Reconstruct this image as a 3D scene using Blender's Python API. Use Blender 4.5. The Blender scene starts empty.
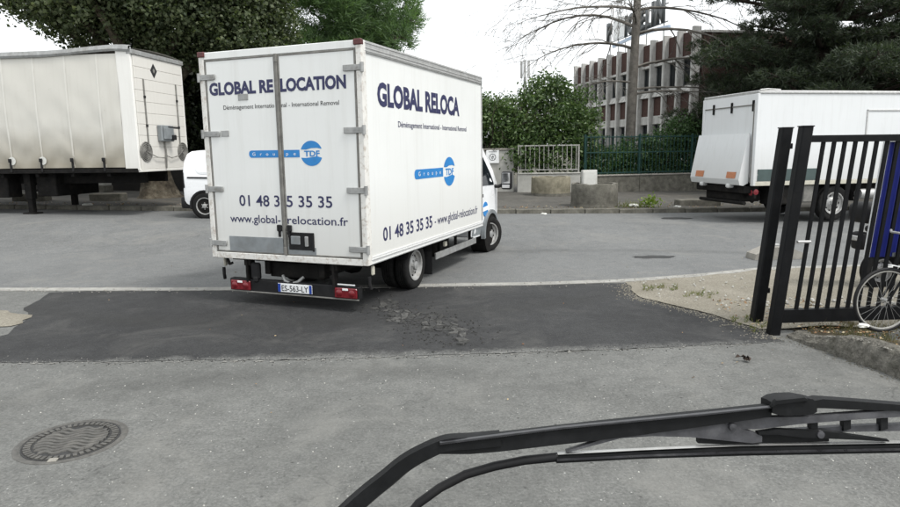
import bpy, bmesh, math, random
import numpy as np
from mathutils import Vector, Matrix
R = math.radians
scene = bpy.context.scene
COL = scene.collection
CAM_H = 1.98

# ------------------------------------------------------------------ camera
cam = bpy.data.cameras.new('camera'); cam_o = bpy.data.objects.new('camera', cam); COL.objects.link(cam_o)
cam.sensor_width = 36.0; cam.lens = 25.6; cam.clip_start = 0.05; cam.clip_end = 6000
PITCH, ROLL = R(9.12), R(-0.79)
fw = Vector((0, math.cos(PITCH), -math.sin(PITCH))); rt = Vector((1, 0, 0)); up = rt.cross(fw)
rt2 = rt * math.cos(ROLL) + up * math.sin(ROLL); up2 = rt2.cross(fw)
mw = Matrix((rt2, up2, -fw)).transposed().to_4x4(); mw.translation = (0, 0, CAM_H)
cam_o.matrix_world = mw
scene.camera = cam_o

# ------------------------------------------------------------------ sky, sun, exposure (overcast)
SUN_EL, SUN_AZ = R(58), R(125)          # azimuth clockwise from +Y
w = bpy.data.worlds.new('World'); scene.world = w; w.use_nodes = True
nt = w.node_tree; nt.nodes.clear()
sky = nt.nodes.new('ShaderNodeTexSky'); sky.sky_type = 'NISHITA'; sky.sun_disc = False
sky.sun_elevation = SUN_EL; sky.sun_rotation = SUN_AZ; sky.dust_density = 6; sky.air_density = 1.0; sky.ozone_density = 1.0
hs = nt.nodes.new('ShaderNodeHueSaturation'); hs.inputs['Saturation'].default_value = 0.10
mx = nt.nodes.new('ShaderNodeMixRGB'); mx.inputs[0].default_value = 0.78; mx.inputs[2].default_value = (7.1, 7.35, 7.5, 1)
bg = nt.nodes.new('ShaderNodeBackground'); bg.inputs['Strength'].default_value = 0.13
ow = nt.nodes.new('ShaderNodeOutputWorld')
nt.links.new(sky.outputs[0], hs.inputs['Color']); nt.links.new(hs.outputs[0], mx.inputs[1])
nt.links.new(mx.outputs[0], bg.inputs['Color']); nt.links.new(bg.outputs[0], ow.inputs['Surface'])
sl = bpy.data.lights.new('sun', 'SUN'); sl.energy = 1.5; sl.angle = R(14); sl.color = (1.0, 0.97, 0.92)
so = bpy.data.objects.new('sun', sl); COL.objects.link(so)
sd = Vector((math.sin(SUN_AZ) * math.cos(SUN_EL), math.cos(SUN_AZ) * math.cos(SUN_EL), math.sin(SUN_EL)))
so.rotation_euler = (-sd).to_track_quat('-Z', 'Y').to_euler(); so.location = sd * 60
vs = scene.view_settings; vs.view_transform = 'Standard'; vs.look = 'None'; vs.gamma = 1.0; vs.use_curve_mapping = False
vs.exposure = 0.80

# ------------------------------------------------------------------ helpers
def lin(r, g, b):
    f = lambda c: (c / 255 / 12.92) if c / 255 <= 0.04045 else ((c / 255 + 0.055) / 1.055) ** 2.4
    return (f(r), f(g), f(b), 1)

class Nodes:
    def __init__(s, name):
        s.m = bpy.data.materials.new(name); s.m.use_nodes = True
        s.t = s.m.node_tree; s.t.nodes.clear()
        s.out = s.t.nodes.new('ShaderNodeOutputMaterial')
        s.tc = s.t.nodes.new('ShaderNodeTexCoord')
    def n(s, typ, ins=None, **attrs):
        nd = s.t.nodes.new(typ)
        for k, v in attrs.items(): setattr(nd, k, v)
        for k, v in (ins or {}).items():
            if isinstance(v, bpy.types.NodeSocket): s.t.links.new(v, nd.inputs[k])
            else: nd.inputs[k].default_value = v
        return nd
    def noise(s, scale, detail=6, rough=0.6, vec=None, dist=0.0):
        nd = s.n('ShaderNodeTexNoise', {'Scale': scale, 'Detail': detail, 'Roughness': rough, 'Distortion': dist})
        s.t.links.new(vec or s.tc.outputs['Object'], nd.inputs['Vector']); return nd.outputs['Fac']
    def ramp(s, fac, a, b, ca=(0, 0, 0, 1), cb=(1, 1, 1, 1)):
        nd = s.n('ShaderNodeValToRGB', {'Fac': fac}); e = nd.color_ramp.elements
        e[0].position = a; e[0].color = ca; e[1].position = b; e[1].color = cb
        return nd.outputs['Color']
    def mix(s, fac, a, b, blend='MIX'):
        nd = s.n('ShaderNodeMixRGB', {0: fac, 1: a, 2: b}, blend_type=blend); return nd.outputs[0]
    def math(s, op, a, b=0.0, c=0.0):
        return s.n('ShaderNodeMath', {0: a, 1: b, 2: c}, operation=op).outputs[0]
    def bsdf(s, col, rough=0.6, metal=0.0, bump=None, bstr=0.3, bdist=0.01, spec=0.5):
        p = s.n('ShaderNodeBsdfPrincipled', {'Base Color': col, 'Roughness': rough, 'Metallic': metal, 'Specular IOR Level': spec})
        if bump is not None:
            b = s.n('ShaderNodeBump', {'Strength': bstr, 'Distance': bdist, 'Height': bump}); s.t.links.new(b.outputs[0], p.inputs['Normal'])
        s.t.links.new(p.outputs[0], s.out.inputs['Surface']); return p

def pmat(name, col, rough=0.5, metal=0.0, var=0.12, scale=3.0, dirt=None, damt=0.4, dscale=1.5, bump=0.0, bscale=60, bdist=0.004, spec=0.5):
    """a plain procedural surface: colour drift, optional dirt of its own colour, fine relief"""
    k = Nodes(name)
    n1 = k.noise(scale, 8, 0.65)
    dk = tuple(c * (1 - var * 2) for c in col[:3]) + (1,)
    lt = tuple(min(1, c * (1 + var)) for c in col[:3]) + (1,)
    c = k.ramp(n1, 0.3, 0.7, dk, lt)
    if dirt:
        n2 = k.noise(dscale, 10, 0.7, dist=0.4)
        m = k.ramp(n2, 0.5, 0.72)
        c = k.mix(k.math('MULTIPLY', m, damt), c, dirt)
    bp = k.noise(bscale, 4, 0.6) if bump > 0 else None
    rg = k.math('MULTIPLY_ADD', n1, 0.16, rough - 0.08)
    k.bsdf(c, rg, metal, bp, bump, bdist, spec)
    return k.m

class G:
    """collects geometry for one mesh"""
    def __init__(s): s.v = []; s.f = []
    def add(s, v, f):
        o = len(s.v); s.v += [tuple(p) for p in v]; s.f += [tuple(i + o for i in q) for q in f]; return s
    def box(s, x0, x1, y0, y1, z0, z1):
        v = [(x, y, z) for x in (x0, x1) for y in (y0, y1) for z in (z0, z1)]
        return s.add(v, [(0, 1, 3, 2), (4, 6, 7, 5), (0, 4, 5, 1), (2, 3, 7, 6), (0, 2, 6, 4), (1, 5, 7, 3)])
    def cbox(s, x0, x1, y0, y1, z0, z1, b=0.01, seg=1):
        bm = bmesh.new(); bmesh.ops.create_cube(bm, size=1)
        for p in bm.verts:
            p.co = ((x0 + x1) / 2 + p.co.x * (x1 - x0), (y0 + y1) / 2 + p.co.y * (y1 - y0), (z0 + z1) / 2 + p.co.z * (z1 - z0))
        b = min(b, abs(x1 - x0) * .49, abs(y1 - y0) * .49, abs(z1 - z0) * .49)
        bmesh.ops.bevel(bm, geom=bm.edges[:], offset=b, segments=seg, profile=0.5, affect='EDGES')
        bm.verts.index_update()
        s.add([tuple(p.co) for p in bm.verts], [tuple(q.index for q in f.verts) for f in bm.faces]); bm.free(); return s
    def bar(s, p0, p1, wd, hg, upv=(0, 0, 1)):
        p0 = Vector(p0); p1 = Vector(p1); d = (p1 - p0).normalized(); sx = d.cross(Vector(upv))
        if sx.length < 1e-4: sx = d.cross(Vector((1, 0, 0)))
        sx.normalize(); sy = sx.cross(d)
        v = []
        for p in (p0, p1):
            for a, b in ((-1, -1), (1, -1), (1, 1), (-1, 1)): v.append(p + sx * a * wd / 2 + sy * b * hg / 2)
        return s.add(v, [(3, 2, 1, 0), (4, 5, 6, 7), (0, 1, 5, 4), (1, 2, 6, 5), (2, 3, 7, 6), (3, 0, 4, 7)])
    def tube(s, pts, rads, n=8, cap=True):
        pts = [Vector(p) for p in pts]; N = len(pts)
        if not hasattr(rads, '__len__'): rads = [rads] * N
        v = []; ref = None
        for i, p in enumerate(pts):
            d = (pts[min(i + 1, N - 1)] - pts[max(i - 1, 0)])
            d = d.normalized() if d.length > 1e-9 else Vector((0, 0, 1))
            if ref is None: ref = d.orthogonal().normalized()
            ref = (ref - d * ref.dot(d)); ref = ref.normalized() if ref.length > 1e-6 else d.orthogonal().normalized()
            b = d.cross(ref)
            for k in range(n):
                a = 2 * math.pi * k / n; v.append(p + (ref * math.cos(a) + b * math.sin(a)) * rads[i])
        f = [(i * n + k, i * n + (k + 1) % n, (i + 1) * n + (k + 1) % n, (i + 1) * n + k) for i in range(N - 1) for k in range(n)]
        if cap: f += [tuple(range(n - 1, -1, -1)), tuple(range((N - 1) * n, N * n))]
        return s.add(v, f)
    def lathe(s, prof, n=24, org=(0, 0, 0), axis='Z', close=False, cap=True):
        v = []
        for r_, h in prof:
            for k in range(n):
                a = 2 * math.pi * k / n; c_, s_ = r_ * math.cos(a), r_ * math.sin(a)
                q = {'Z': (c_, s_, h), 'X': (h, c_, s_), 'Y': (s_, h, c_)}[axis]
                v.append((org[0] + q[0], org[1] + q[1], org[2] + q[2]))
        m = len(prof); f = []
        for i in range(m if close else m - 1):
            j = (i + 1) % m
            for k in range(n): f.append((i * n + k, i * n + (k + 1) % n, j * n + (k + 1) % n, j * n + k))
        if not close and cap: f += [tuple(range(n - 1, -1, -1)), tuple(range((m - 1) * n, m * n))]
        return s.add(v, f)
    def prism(s, poly, fn, w0, w1):
        n = len(poly); v = [fn(a, b, w0) for a, b in poly] + [fn(a, b, w1) for a, b in poly]
        f = [tuple(range(n - 1, -1, -1)), tuple(range(n, 2 * n))] + [(i, (i + 1) % n, n + (i + 1) % n, n + i) for i in range(n)]
        return s.add(v, f)
    def grid(s, fn, nu, nv):
        v = [fn(i / nu, j / nv) for i in range(nu + 1) for j in range(nv + 1)]
        f = [(i * (nv + 1) + j, (i + 1) * (nv + 1) + j, (i + 1) * (nv + 1) + j + 1, i * (nv + 1) + j + 1) for i in range(nu) for j in range(nv)]
        return s.add(v, f)
    def mesh(s, name, mat, smooth=None, recalc=True):
        me = bpy.data.meshes.new(name); me.from_pydata(s.v, [], s.f)
        if recalc and len(s.f) < 30000:
            bm = bmesh.new(); bm.from_mesh(me); bmesh.ops.recalc_face_normals(bm, faces=bm.faces); bm.to_mesh(me); bm.free()
        if smooth:
            me.polygons.foreach_set('use_smooth', [True] * len(me.polygons)); me.set_sharp_from_angle(angle=R(smooth))
        me.materials.append(mat); me.update(); return me
    def obj(s, name, mat, parent=None, smooth=None, loc=None, rot=None, recalc=True):
        return link(name, s.mesh(name, mat, smooth, recalc), parent, loc, rot)

def link(name, me, parent=None, loc=None, rot=None):
    o = bpy.data.objects.new(name, me); COL.objects.link(o)
    if parent: o.parent = parent
    if loc: o.location = loc
    if rot: o.rotation_euler = rot
    return o
def tag(o, label, cat, group=None):
    o['label'] = label; o['category'] = cat
    if group: o['group'] = group
    return o
def thing(name, label, cat, loc=(0, 0, 0), rz=0.0, group=None):
    return tag(link(name, None, None, loc, (0, 0, rz)), label, cat, group)
def struct(o, kind='structure'): o['kind'] = kind; return o
def box(name, mat, parent, x0, x1, y0, y1, z0, z1, b=0.006): return G().cbox(x0, x1, y0, y1, z0, z1, b).obj(name, mat, parent)
def text_mesh(name, body, mat, x0, x1, capz0, caph, fn, bold=0.0, spacing=1.0, sl=0.0):
    """flat print: lettering fitted between x0 and x1, capital height caph, standing on capz0"""
    cu = bpy.data.curves.new('lettering', 'FONT'); cu.body = body; cu.size = 1.0; cu.offset = bold; cu.space_character = spacing; cu.resolution_u = 3
    t = bpy.data.objects.new('lettering', cu); COL.objects.link(t)
    dg = bpy.context.evaluated_depsgraph_get(); me = bpy.data.meshes.new_from_object(t.evaluated_get(dg))
    bpy.data.objects.remove(t); bpy.data.curves.remove(cu)
    xs = [p.co.x for p in me.vertices]; a, b = min(xs), max(xs); capf = 0.729
    for p in me.vertices:
        u = x0 + (p.co.x - a) / (b - a) * (x1 - x0) + sl * p.co.y; p.co = fn(u, capz0 + p.co.y * caph / capf)
    me.name = name; me.materials.clear(); me.materials.append(mat); return me

def smst(a, b, x):
    t = min(1, max(0, (x - a) / (b - a))); return t * t * (3 - 2 * t)
def gz(x, y): return smst(12.5, 16.5, y) * (0.22 - 0.016 * min(12, max(-25, x)))   # the street climbs a little to its far side
YROWS = [-40, -10, 0, 3, 5, 6.5, 8, 9, 10, 11, 12, 12.5] + [12.5 + 0.25 * i for i in range(1, 17)] + [18, 20, 22, 25, 30, 40, 60, 100, 300, 1200, 4000]
XROWS = [-4000, -1000, -200, -60, -25, 12, 60, 200, 1000, 4000]

# ------------------------------------------------------------------ materials
def asphalt(name, base, light, dark, coarse=70.0, stain=0.5, dustc=None, tyre=None, edge=None, spots=0.0):
    k = Nodes(name); P = k.tc.outputs['Object']
    fine = k.noise(coarse, 3, 0.7); fine2 = k.n('ShaderNodeTexVoronoi', {'Vector': P, 'Scale': coarse * 1.3})
    mid = k.noise(5.0, 8, 0.65); big = k.noise(0.45, 9, 0.62, dist=0.6)
    c = k.mix(k.ramp(fine, 0.32, 0.72), dark, light)
    c = k.mix(0.30, c, base)
    c = k.mix(k.math('MULTIPLY', k.ramp(k.noise(coarse * 0.28, 4, 0.75), 0.38, 0.62), 0.35), c, dark)
    sp = k.ramp(k.math('ADD', fine2.outputs['Distance'], 0.0), 0.05, 0.16, (1, 1, 1, 1), (0, 0, 0, 1))
    sel = k.ramp(k.noise(coarse * 0.6, 1, 0.5), 0.52, 0.58)
    c = k.mix(k.math('MULTIPLY', k.math('MULTIPLY', sp, sel), 0.75), c, tuple(min(1, x * 2.4) for x in light[:3]) + (1,))
    c = k.mix(k.math('MULTIPLY', k.ramp(big, 0.40, 0.66), stain), c, dark)
    c = k.mix(k.math('MULTIPLY', k.ramp(mid, 0.42, 0.75), stain * 0.5), c, light)
    bs = k.n('ShaderNodeTexVoronoi', {'Vector': P, 'Scale': 26.0}); bsel = k.n('ShaderNodeSeparateXYZ', {0: bs.outputs['Color']}).outputs[0]
    bm_ = k.math('MULTIPLY', k.ramp(bs.outputs['Distance'], 0.10, 0.20, (1, 1, 1, 1), (0, 0, 0, 1)), k.ramp(bsel, 0.92, 0.95))
    c = k.mix(k.math('MULTIPLY', bm_, 0.65), c, tuple(min(0.5, x * 2.1) for x in light[:3]) + (1,))
    ds = k.n('ShaderNodeTexVoronoi', {'Vector': P, 'Scale': 17.0}); dsel = k.n('ShaderNodeSeparateXYZ', {0: ds.outputs['Color']}).outputs[1]
    c = k.mix(k.math('MULTIPLY', k.math('MULTIPLY', k.ramp(ds.outputs['Distance'], 0.10, 0.24, (1, 1, 1, 1), (0, 0, 0, 1)), k.ramp(dsel, 0.90, 0.93)), 0.7), c, tuple(x * 0.4 for x in dark[:3]) + (1,))
    blot = k.noise(1.7, 7, 0.72, dist=1.2)
    c = k.mix(k.math('MULTIPLY', k.ramp(blot, 0.50, 0.70), stain * 0.9), c, dark)
    if spots:
        so_ = k.n('ShaderNodeTexVoronoi', {'Vector': k.n('ShaderNodeVectorMath', {0: P, 1: k.n('ShaderNodeTexNoise', {'Vector': P, 'Scale': 9.0, 'Detail': 4.0}).outputs['Color']}, operation='ADD').outputs[0], 'Scale': 1.1})
        sm_ = k.ramp(so_.outputs['Distance'], 0.05, 0.13, (1, 1, 1, 1), (0, 0, 0, 1))
        c = k.mix(k.math('MULTIPLY', k.math('MULTIPLY', sm_, k.ramp(k.noise(0.7, 2, 0.5), 0.5, 0.58)), spots), c, (0.03, 0.03, 0.03, 1))
    if edge:        # dust and crumbs worked into the joint along the border line y = y0 + k x
        y0_, kx, wd_, ec = edge; xyz = k.n('ShaderNodeSeparateXYZ', {0: P})
        de = k.math('SUBTRACT', xyz.outputs[1], k.math('MULTIPLY_ADD', xyz.outputs[0], kx, y0_))
        de = k.math('ADD', k.math('DIVIDE', de, wd_), k.math('MULTIPLY', k.math('SUBTRACT', k.noise(3.5, 9, 0.75), 0.5), 2.6))
        c = k.mix(k.math('MULTIPLY', k.ramp(de, 0.0, 1.0, (1, 1, 1, 1), (0, 0, 0, 1)), 0.92), c, k.mix(k.ramp(fine, 0.35, 0.7), ec[0], ec[1]))
    if dustc:
        dm = k.ramp(k.noise(0.9, 8, 0.7, dist=0.8), 0.52, 0.74)
        c = k.mix(k.math('MULTIPLY', dm, 0.6), c, dustc)
    for (cx, cy, rad, wd, amt) in (tyre or []):     # rubber left by turning wheels
        d = k.n('ShaderNodeVectorMath', {0: P, 1: (cx, cy, 0)}, operation='DISTANCE').outputs['Value']
        d = k.math('ABSOLUTE', k.math('SUBTRACT', k.math('ADD', d, k.math('MULTIPLY', k.math('SUBTRACT', mid, 0.5), 0.12)), rad))
        ring = k.ramp(k.math('DIVIDE', d, wd), 0.15, 1.0, (1, 1, 1, 1), (0, 0, 0, 1))
        c = k.mix(k.math('MULTIPLY', k.math('MULTIPLY', ring, k.ramp(big, 0.25, 0.6)), amt), c, (0.022, 0.022, 0.021, 1))
    # hairline cracks
    wv = k.n('ShaderNodeTexVoronoi', {'Vector': k.n('ShaderNodeVectorMath', {0: P, 1: k.n('ShaderNodeTexNoise', {'Vector': P, 'Scale': 2.0}).outputs['Color']}, operation='ADD').outputs[0], 'Scale': 0.42}, feature='DISTANCE_TO_EDGE')
    cr = k.ramp(wv.outputs['Distance'], 0.0, 0.006, (1, 1, 1, 1), (0, 0, 0, 1))
    cr = k.math('MULTIPLY', cr, k.ramp(big, 0.45, 0.55))
    c = k.mix(k.math('MULTIPLY', cr, 0.28), c, (0.02, 0.02, 0.02, 1))
    h = k.math('ADD', k.math('MULTIPLY', fine, 0.7), k.math('MULTIPLY', k.ramp(fine2.outputs['Distance'], 0.0, 0.5, (1, 1, 1, 1), (0, 0, 0, 1)), 0.5))
    k.bsdf(c, 0.86, 0, h, 0.7, 0.006, 0.35); return k.m

M = {}
M['drive'] = asphalt('worn_pale_asphalt', (0.130, 0.132, 0.126, 1), (0.222, 0.223, 0.212, 1), (0.060, 0.061, 0.058, 1), 46, 0.46, (0.19, 0.187, 0.173, 1), [(-1.2, 1.0, 4.6, 0.35, 0.3), (1.5, 0.5, 3.4, 0.25, 0.2)], None, 0.5)
M['street'] = asphalt('street_asphalt', (0.145, 0.149, 0.148, 1), (0.225, 0.23, 0.227, 1), (0.08, 0.082, 0.082, 1), 40, 0.4, (0.20, 0.195, 0.18, 1), [(-6.5, 14.5, 6.2, 0.4, 0.3), (2, 2, 10.5, 0.3, 0.22)])
M['patch'] = asphalt('fresh_dark_asphalt', (0.031, 0.032, 0.033, 1), (0.062, 0.063, 0.063, 1), (0.012, 0.012, 0.013, 1), 55, 0.55, (0.085, 0.083, 0.078, 1), [(-7.0, 9.9, 2.0, 0.3, 0.6), (-7.0, 9.9, 1.35, 0.22, 0.4), (-2.0, 14.5, 7.2, 0.35, 0.5)], (6.02, 0.045, 0.22, ((0.085, 0.086, 0.082, 1), (0.21, 0.211, 0.2, 1))))
M['pave'] = asphalt('pavement_tarmac', (0.085, 0.081, 0.072, 1), (0.14, 0.134, 0.118, 1), (0.038, 0.036, 0.033, 1), 30, 0.7, (0.16, 0.14, 0.11, 1))
M['tar'] = pmat('tar', (0.03, 0.03, 0.03, 1), 0.8, var=0.3, scale=9, bump=0.6, bscale=30, bdist=0.01)
def sandy():
    k = Nodes('sandy_gravel')
    a = k.noise(1.1, 9, 0.7, dist=0.5); b = k.noise(40, 5, 0.7); v = k.n('ShaderNodeTexVoronoi', {'Vector': k.tc.outputs['Object'], 'Scale': 38.0})
    c = k.mix(k.ramp(a, 0.3, 0.7), (0.195, 0.18, 0.145, 1), (0.33, 0.31, 0.262, 1))
    c = k.mix(k.math('MULTIPLY', k.ramp(b, 0.42, 0.68), 0.75), c, (0.14, 0.127, 0.10, 1))
    c = k.mix(k.math('MULTIPLY', k.ramp(k.noise(2.3, 8, 0.7), 0.6, 0.72), 0.55), c, (0.10, 0.115, 0.05, 1))
    c = k.mix(k.math('MULTIPLY', k.ramp(v.outputs['Distance'], 0.25, 0.6), 0.35), c, (0.13, 0.115, 0.09, 1))
    k.bsdf(c, 0.95, 0, k.math('ADD', b, v.outputs['Distance']), 0.8, 0.012, 0.2); return k.m
M['sand'] = sandy()
M['soil'] = pmat('dry_soil', (0.085, 0.072, 0.05, 1), 0.95, var=0.3, scale=5, dirt=(0.19, 0.165, 0.12, 1), damt=0.7, dscale=3, bump=0.9, bscale=45, bdist=0.02, spec=0.2)
M['earth'] = pmat('far_ground', (0.10, 0.095, 0.075, 1), 0.95, var=0.25, scale=0.6, dirt=(0.06, 0.075, 0.03, 1), damt=0.7, dscale=0.2, spec=0.2)
M['conc'] = pmat('grey_concrete', (0.30, 0.285, 0.255, 1), 0.9, var=0.16, scale=4, dirt=(0.10, 0.10, 0.085, 1), damt=0.7, dscale=1.6, bump=0.5, bscale=50, bdist=0.006, spec=0.25)
M['conc_pale'] = pmat('pale_concrete', (0.42, 0.415, 0.385, 1), 0.9, var=0.1, scale=3, dirt=(0.19, 0.18, 0.155, 1), damt=0.6, dscale=1.1, bump=0.4, bscale=40, spec=0.25)
M['conc_dark'] = pmat('mossy_concrete', (0.15, 0.143, 0.122, 1), 0.93, var=0.25, scale=5, dirt=(0.055, 0.055, 0.042, 1), damt=0.8, dscale=2.6, bump=0.8, bscale=34, bdist=0.012, spec=0.2)
M['gutter'] = pmat('gutter_concrete', (0.30, 0.295, 0.275, 1), 0.9, var=0.14, scale=6, dirt=(0.13, 0.125, 0.115, 1), damt=0.6, dscale=2.2, bump=0.4, spec=0.2)
def truckwhite(name, col, dirtc, low, amt=0.35, stk=0.6):
    """white coachwork, grime streaks running down, greyer towards the road"""
    k = Nodes(name); P = k.tc.outputs['Object']
    mp = k.n('ShaderNodeMapping', {'Vector': P, 'Scale': (9, 9, 0.5)}); st = k.noise(1.0, 8, 0.7, mp.outputs[0])
    n1 = k.noise(0.8, 8, 0.65); sc = k.noise(7, 10, 0.75)
    c = k.mix(k.ramp(n1, 0.3, 0.75), col, tuple(x * 0.93 for x in col[:3]) + (1,))
    c = k.mix(k.math('MULTIPLY', k.ramp(st, 0.5, 0.8), amt * stk), c, dirtc)
    c = k.mix(k.math('MULTIPLY', k.ramp(sc, 0.62, 0.75), amt * 0.5), c, dirtc)
    z = k.n('ShaderNodeSeparateXYZ', {0: P}).outputs[2]
    sp = k.math('ADD', z, k.math('MULTIPLY', k.math('SUBTRACT', n1, 0.5), 0.9))
    m = k.ramp(k.math('DIVIDE', k.math('SUBTRACT', sp, low), 1.0), 0.0, 1.0, (1, 1, 1, 1), (0, 0, 0, 1))
    c = k.mix(k.math('MULTIPLY', m, amt), c, dirtc)
    k.bsdf(c, 0.42, 0, n1, 0.15, 0.02, 0.45); return k.m
M['tw'] = truckwhite('white_coachwork', (0.745, 0.755, 0.74, 1), (0.40, 0.38, 0.33, 1), 0.62, 0.34)
M['rusty_white'] = pmat('chipped_white_steel', (0.70, 0.69, 0.655, 1), 0.5, var=0.06, scale=6, dirt=(0.25, 0.17, 0.11, 1), damt=0.75, dscale=16, bump=0.3, bscale=25)
M['rtw'] = truckwhite('white_fridge_panel', (0.70, 0.715, 0.72, 1), (0.36, 0.35, 0.32, 1), 0.95, 0.38)
M['curtain'] = truckwhite('grimy_curtain', (0.585, 0.57, 0.52, 1), (0.20, 0.17, 0.115, 1), 1.42, 0.72, 0.16)
M['strap'] = truckwhite('pale_curtain_strap', (0.65, 0.635, 0.585, 1), (0.28, 0.24, 0.17, 1), 1.2, 0.6, 0.2)
M['bulk'] = truckwhite('white_bulkhead', (0.76, 0.75, 0.715, 1), (0.38, 0.35, 0.30, 1), 0.8, 0.35)
M['van'] = pmat('white_van_paint', (0.80, 0.81, 0.82, 1), 0.28, var=0.02, scale=1.5, dirt=(0.5, 0.49, 0.46, 1), damt=0.2)
M['alu'] = pmat('brushed_aluminium', (0.52, 0.52, 0.51, 1), 0.45, 0.55, 0.12, 12, (0.25, 0.23, 0.2, 1), 0.4, 6)
M['steel'] = pmat('dull_galvanised_steel', (0.34, 0.345, 0.34, 1), 0.55, 0.35, 0.15, 9, (0.17, 0.15, 0.12, 1), 0.5, 5)
M['greyplate'] = pmat('grey_kick_plate', (0.24, 0.26, 0.27, 1), 0.5, 0.25, 0.12, 5, (0.14, 0.13, 0.12, 1), 0.5, 3)
M['blk'] = pmat('black_plastic', (0.012, 0.012, 0.013, 1), 0.6, 0, 0.2, 6, (0.035, 0.033, 0.03, 1), 0.4, 4, spec=0.25)
M['chassis'] = pmat('dirty_chassis', (0.012, 0.0115, 0.011, 1), 0.85, 0, 0.3, 7, (0.03, 0.026, 0.022, 1), 0.6, 5, 0.4, 30, spec=0.15)
M['rubber'] = pmat('tyre_rubber', (0.014, 0.014, 0.014, 1), 0.88, 0, 0.25, 9, (0.04, 0.037, 0.033, 1), 0.5, 5, 0.4, 60, spec=0.2)
M['rim'] = pmat('silver_steel_rim', (0.40, 0.40, 0.39, 1), 0.5, 0.4, 0.15, 14, (0.14, 0.12, 0.10, 1), 0.6, 9)
M['seal'] = pmat('grey_rubber_seal', (0.19, 0.185, 0.17, 1), 0.7, 0, 0.2, 8, (0.09, 0.085, 0.075, 1), 0.5, 5)
M['navy'] = pmat('navy_print', (0.022, 0.024, 0.085, 1), 0.5, 0, 0.1, 12)
M['blueprint'] = pmat('blue_print', (0.016, 0.20, 0.52, 1), 0.45, 0, 0.08, 9)
M['whiteprint'] = pmat('white_print', (0.82, 0.83, 0.83, 1), 0.5, 0, 0.03, 9)
M['blackprint'] = pmat('black_print', (0.012, 0.012, 0.014, 1), 0.5, 0, 0.1, 9)
M['darkred'] = pmat('faded_marker_lens', (0.085, 0.014, 0.014, 1), 0.4, 0, 0.2, 30)
M['red'] = pmat('red_lens', (0.17, 0.012, 0.018, 1), 0.25, 0, 0.15, 30)
M['orange'] = pmat('orange_reflector', (0.50, 0.21, 0.11, 1), 0.35, 0, 0.15, 30)
M['glass'] = pmat('dark_window_glass', (0.012, 0.016, 0.019, 1), 0.08, 0, 0.2, 1.2)
M['mirror'] = pmat('mirror', (0.6, 0.6, 0.6, 1), 0.09, 1.0, 0.02, 4)
M['greenband'] = pmat('dark_green_band', (0.055, 0.085, 0.082, 1), 0.5, 0, 0.12, 4)
M['cream'] = pmat('cream_rail', (0.52, 0.50, 0.42, 1), 0.55, 0, 0.1, 5, (0.22, 0.2, 0.15, 1), 0.5, 5)
M['gate'] = pmat('black_gate_paint', (0.006, 0.0065, 0.0075, 1), 0.5, 0, 0.25, 4, (0.02, 0.019, 0.018, 1), 0.35, 6, spec=0.16)
M['blueboard'] = pmat('dark_blue_board', (0.016, 0.026, 0.24, 1), 0.4, 0, 0.15, 1.5)
M['green_fence'] = pmat('green_fence_paint', (0.012, 0.042, 0.038, 1), 0.5, 0, 0.15, 6, spec=0.25)
M['white_rail'] = pmat('white_railing_paint', (0.34, 0.335, 0.315, 1), 0.6, 0, 0.14, 8, (0.2, 0.17, 0.13, 1), 0.5, 6)
M['bark'] = pmat('grey_brown_bark', (0.095, 0.08, 0.06, 1), 0.92, 0, 0.35, 5, (0.24, 0.22, 0.17, 1), 0.7, 3.5, 0.9, 14, 0.03, 0.2)
M['bark2'] = pmat('grey_bare_bark', (0.15, 0.138, 0.122, 1), 0.92, 0, 0.25, 4, (0.085, 0.08, 0.068, 1), 0.7, 3, 0.9, 18, 0.02, 0.2)
M['barkdark'] = pmat('dark_conifer_bark', (0.05, 0.04, 0.032, 1), 0.95, 0, 0.25, 4, None, 0, 1, 0.9, 14, 0.03, 0.2)
M['darkwall'] = pmat('dark_stained_wall', (0.022, 0.02, 0.018, 1), 0.9, 0, 0.25, 2, (0.045, 0.04, 0.033, 1), 0.5, 1.5, 0.4, 20)
M['castiron'] = pmat('worn_cast_iron', (0.095, 0.092, 0.085, 1), 0.62, 0.25, 0.2, 16, (0.20, 0.19, 0.17, 1), 0.45, 9, 0.5, 80, 0.003)
M['wiper'] = pmat('matt_black_wiper', (0.006, 0.0065, 0.007, 1), 0.55, 0, 0.2, 60, (0.018, 0.018, 0.02, 1), 0.5, 30, bump=0.2, bscale=900, bdist=0.0004, spec=0.2)
M['wiper_grey'] = pmat('grey_wiper_bracket', (0.06, 0.06, 0.066, 1), 0.45, 0.0, 0.25, 50, (0.12, 0.12, 0.122, 1), 0.5, 25, spec=0.45)  # lighter grey than the arm, with paler mottling
M['wiper_gloss'] = pmat('wiper_edge_highlight', (0.022, 0.022, 0.025, 1), 0.3, 0, 0.3, 90, (0.06, 0.06, 0.06, 1), 0.6, 60, spec=0.6)  # highlight along the wiper's edges, put into a lighter colour
M['paper'] = pmat('crumpled_white_litter', (0.62, 0.62, 0.58, 1), 0.8, 0, 0.1, 30)
M['lightblue'] = pmat('pale_blue_sign_tube', (0.42, 0.52, 0.66, 1), 0.4, 0, 0.08, 3)
M['signgrey'] = pmat('dark_grey_sign_metal', (0.075, 0.082, 0.085, 1), 0.5, 0.1, 0.15, 3)
M['plate_blue'] = pmat('plate_blue', (0.012, 0.05, 0.30, 1), 0.4, 0, 0.05, 20)
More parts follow.
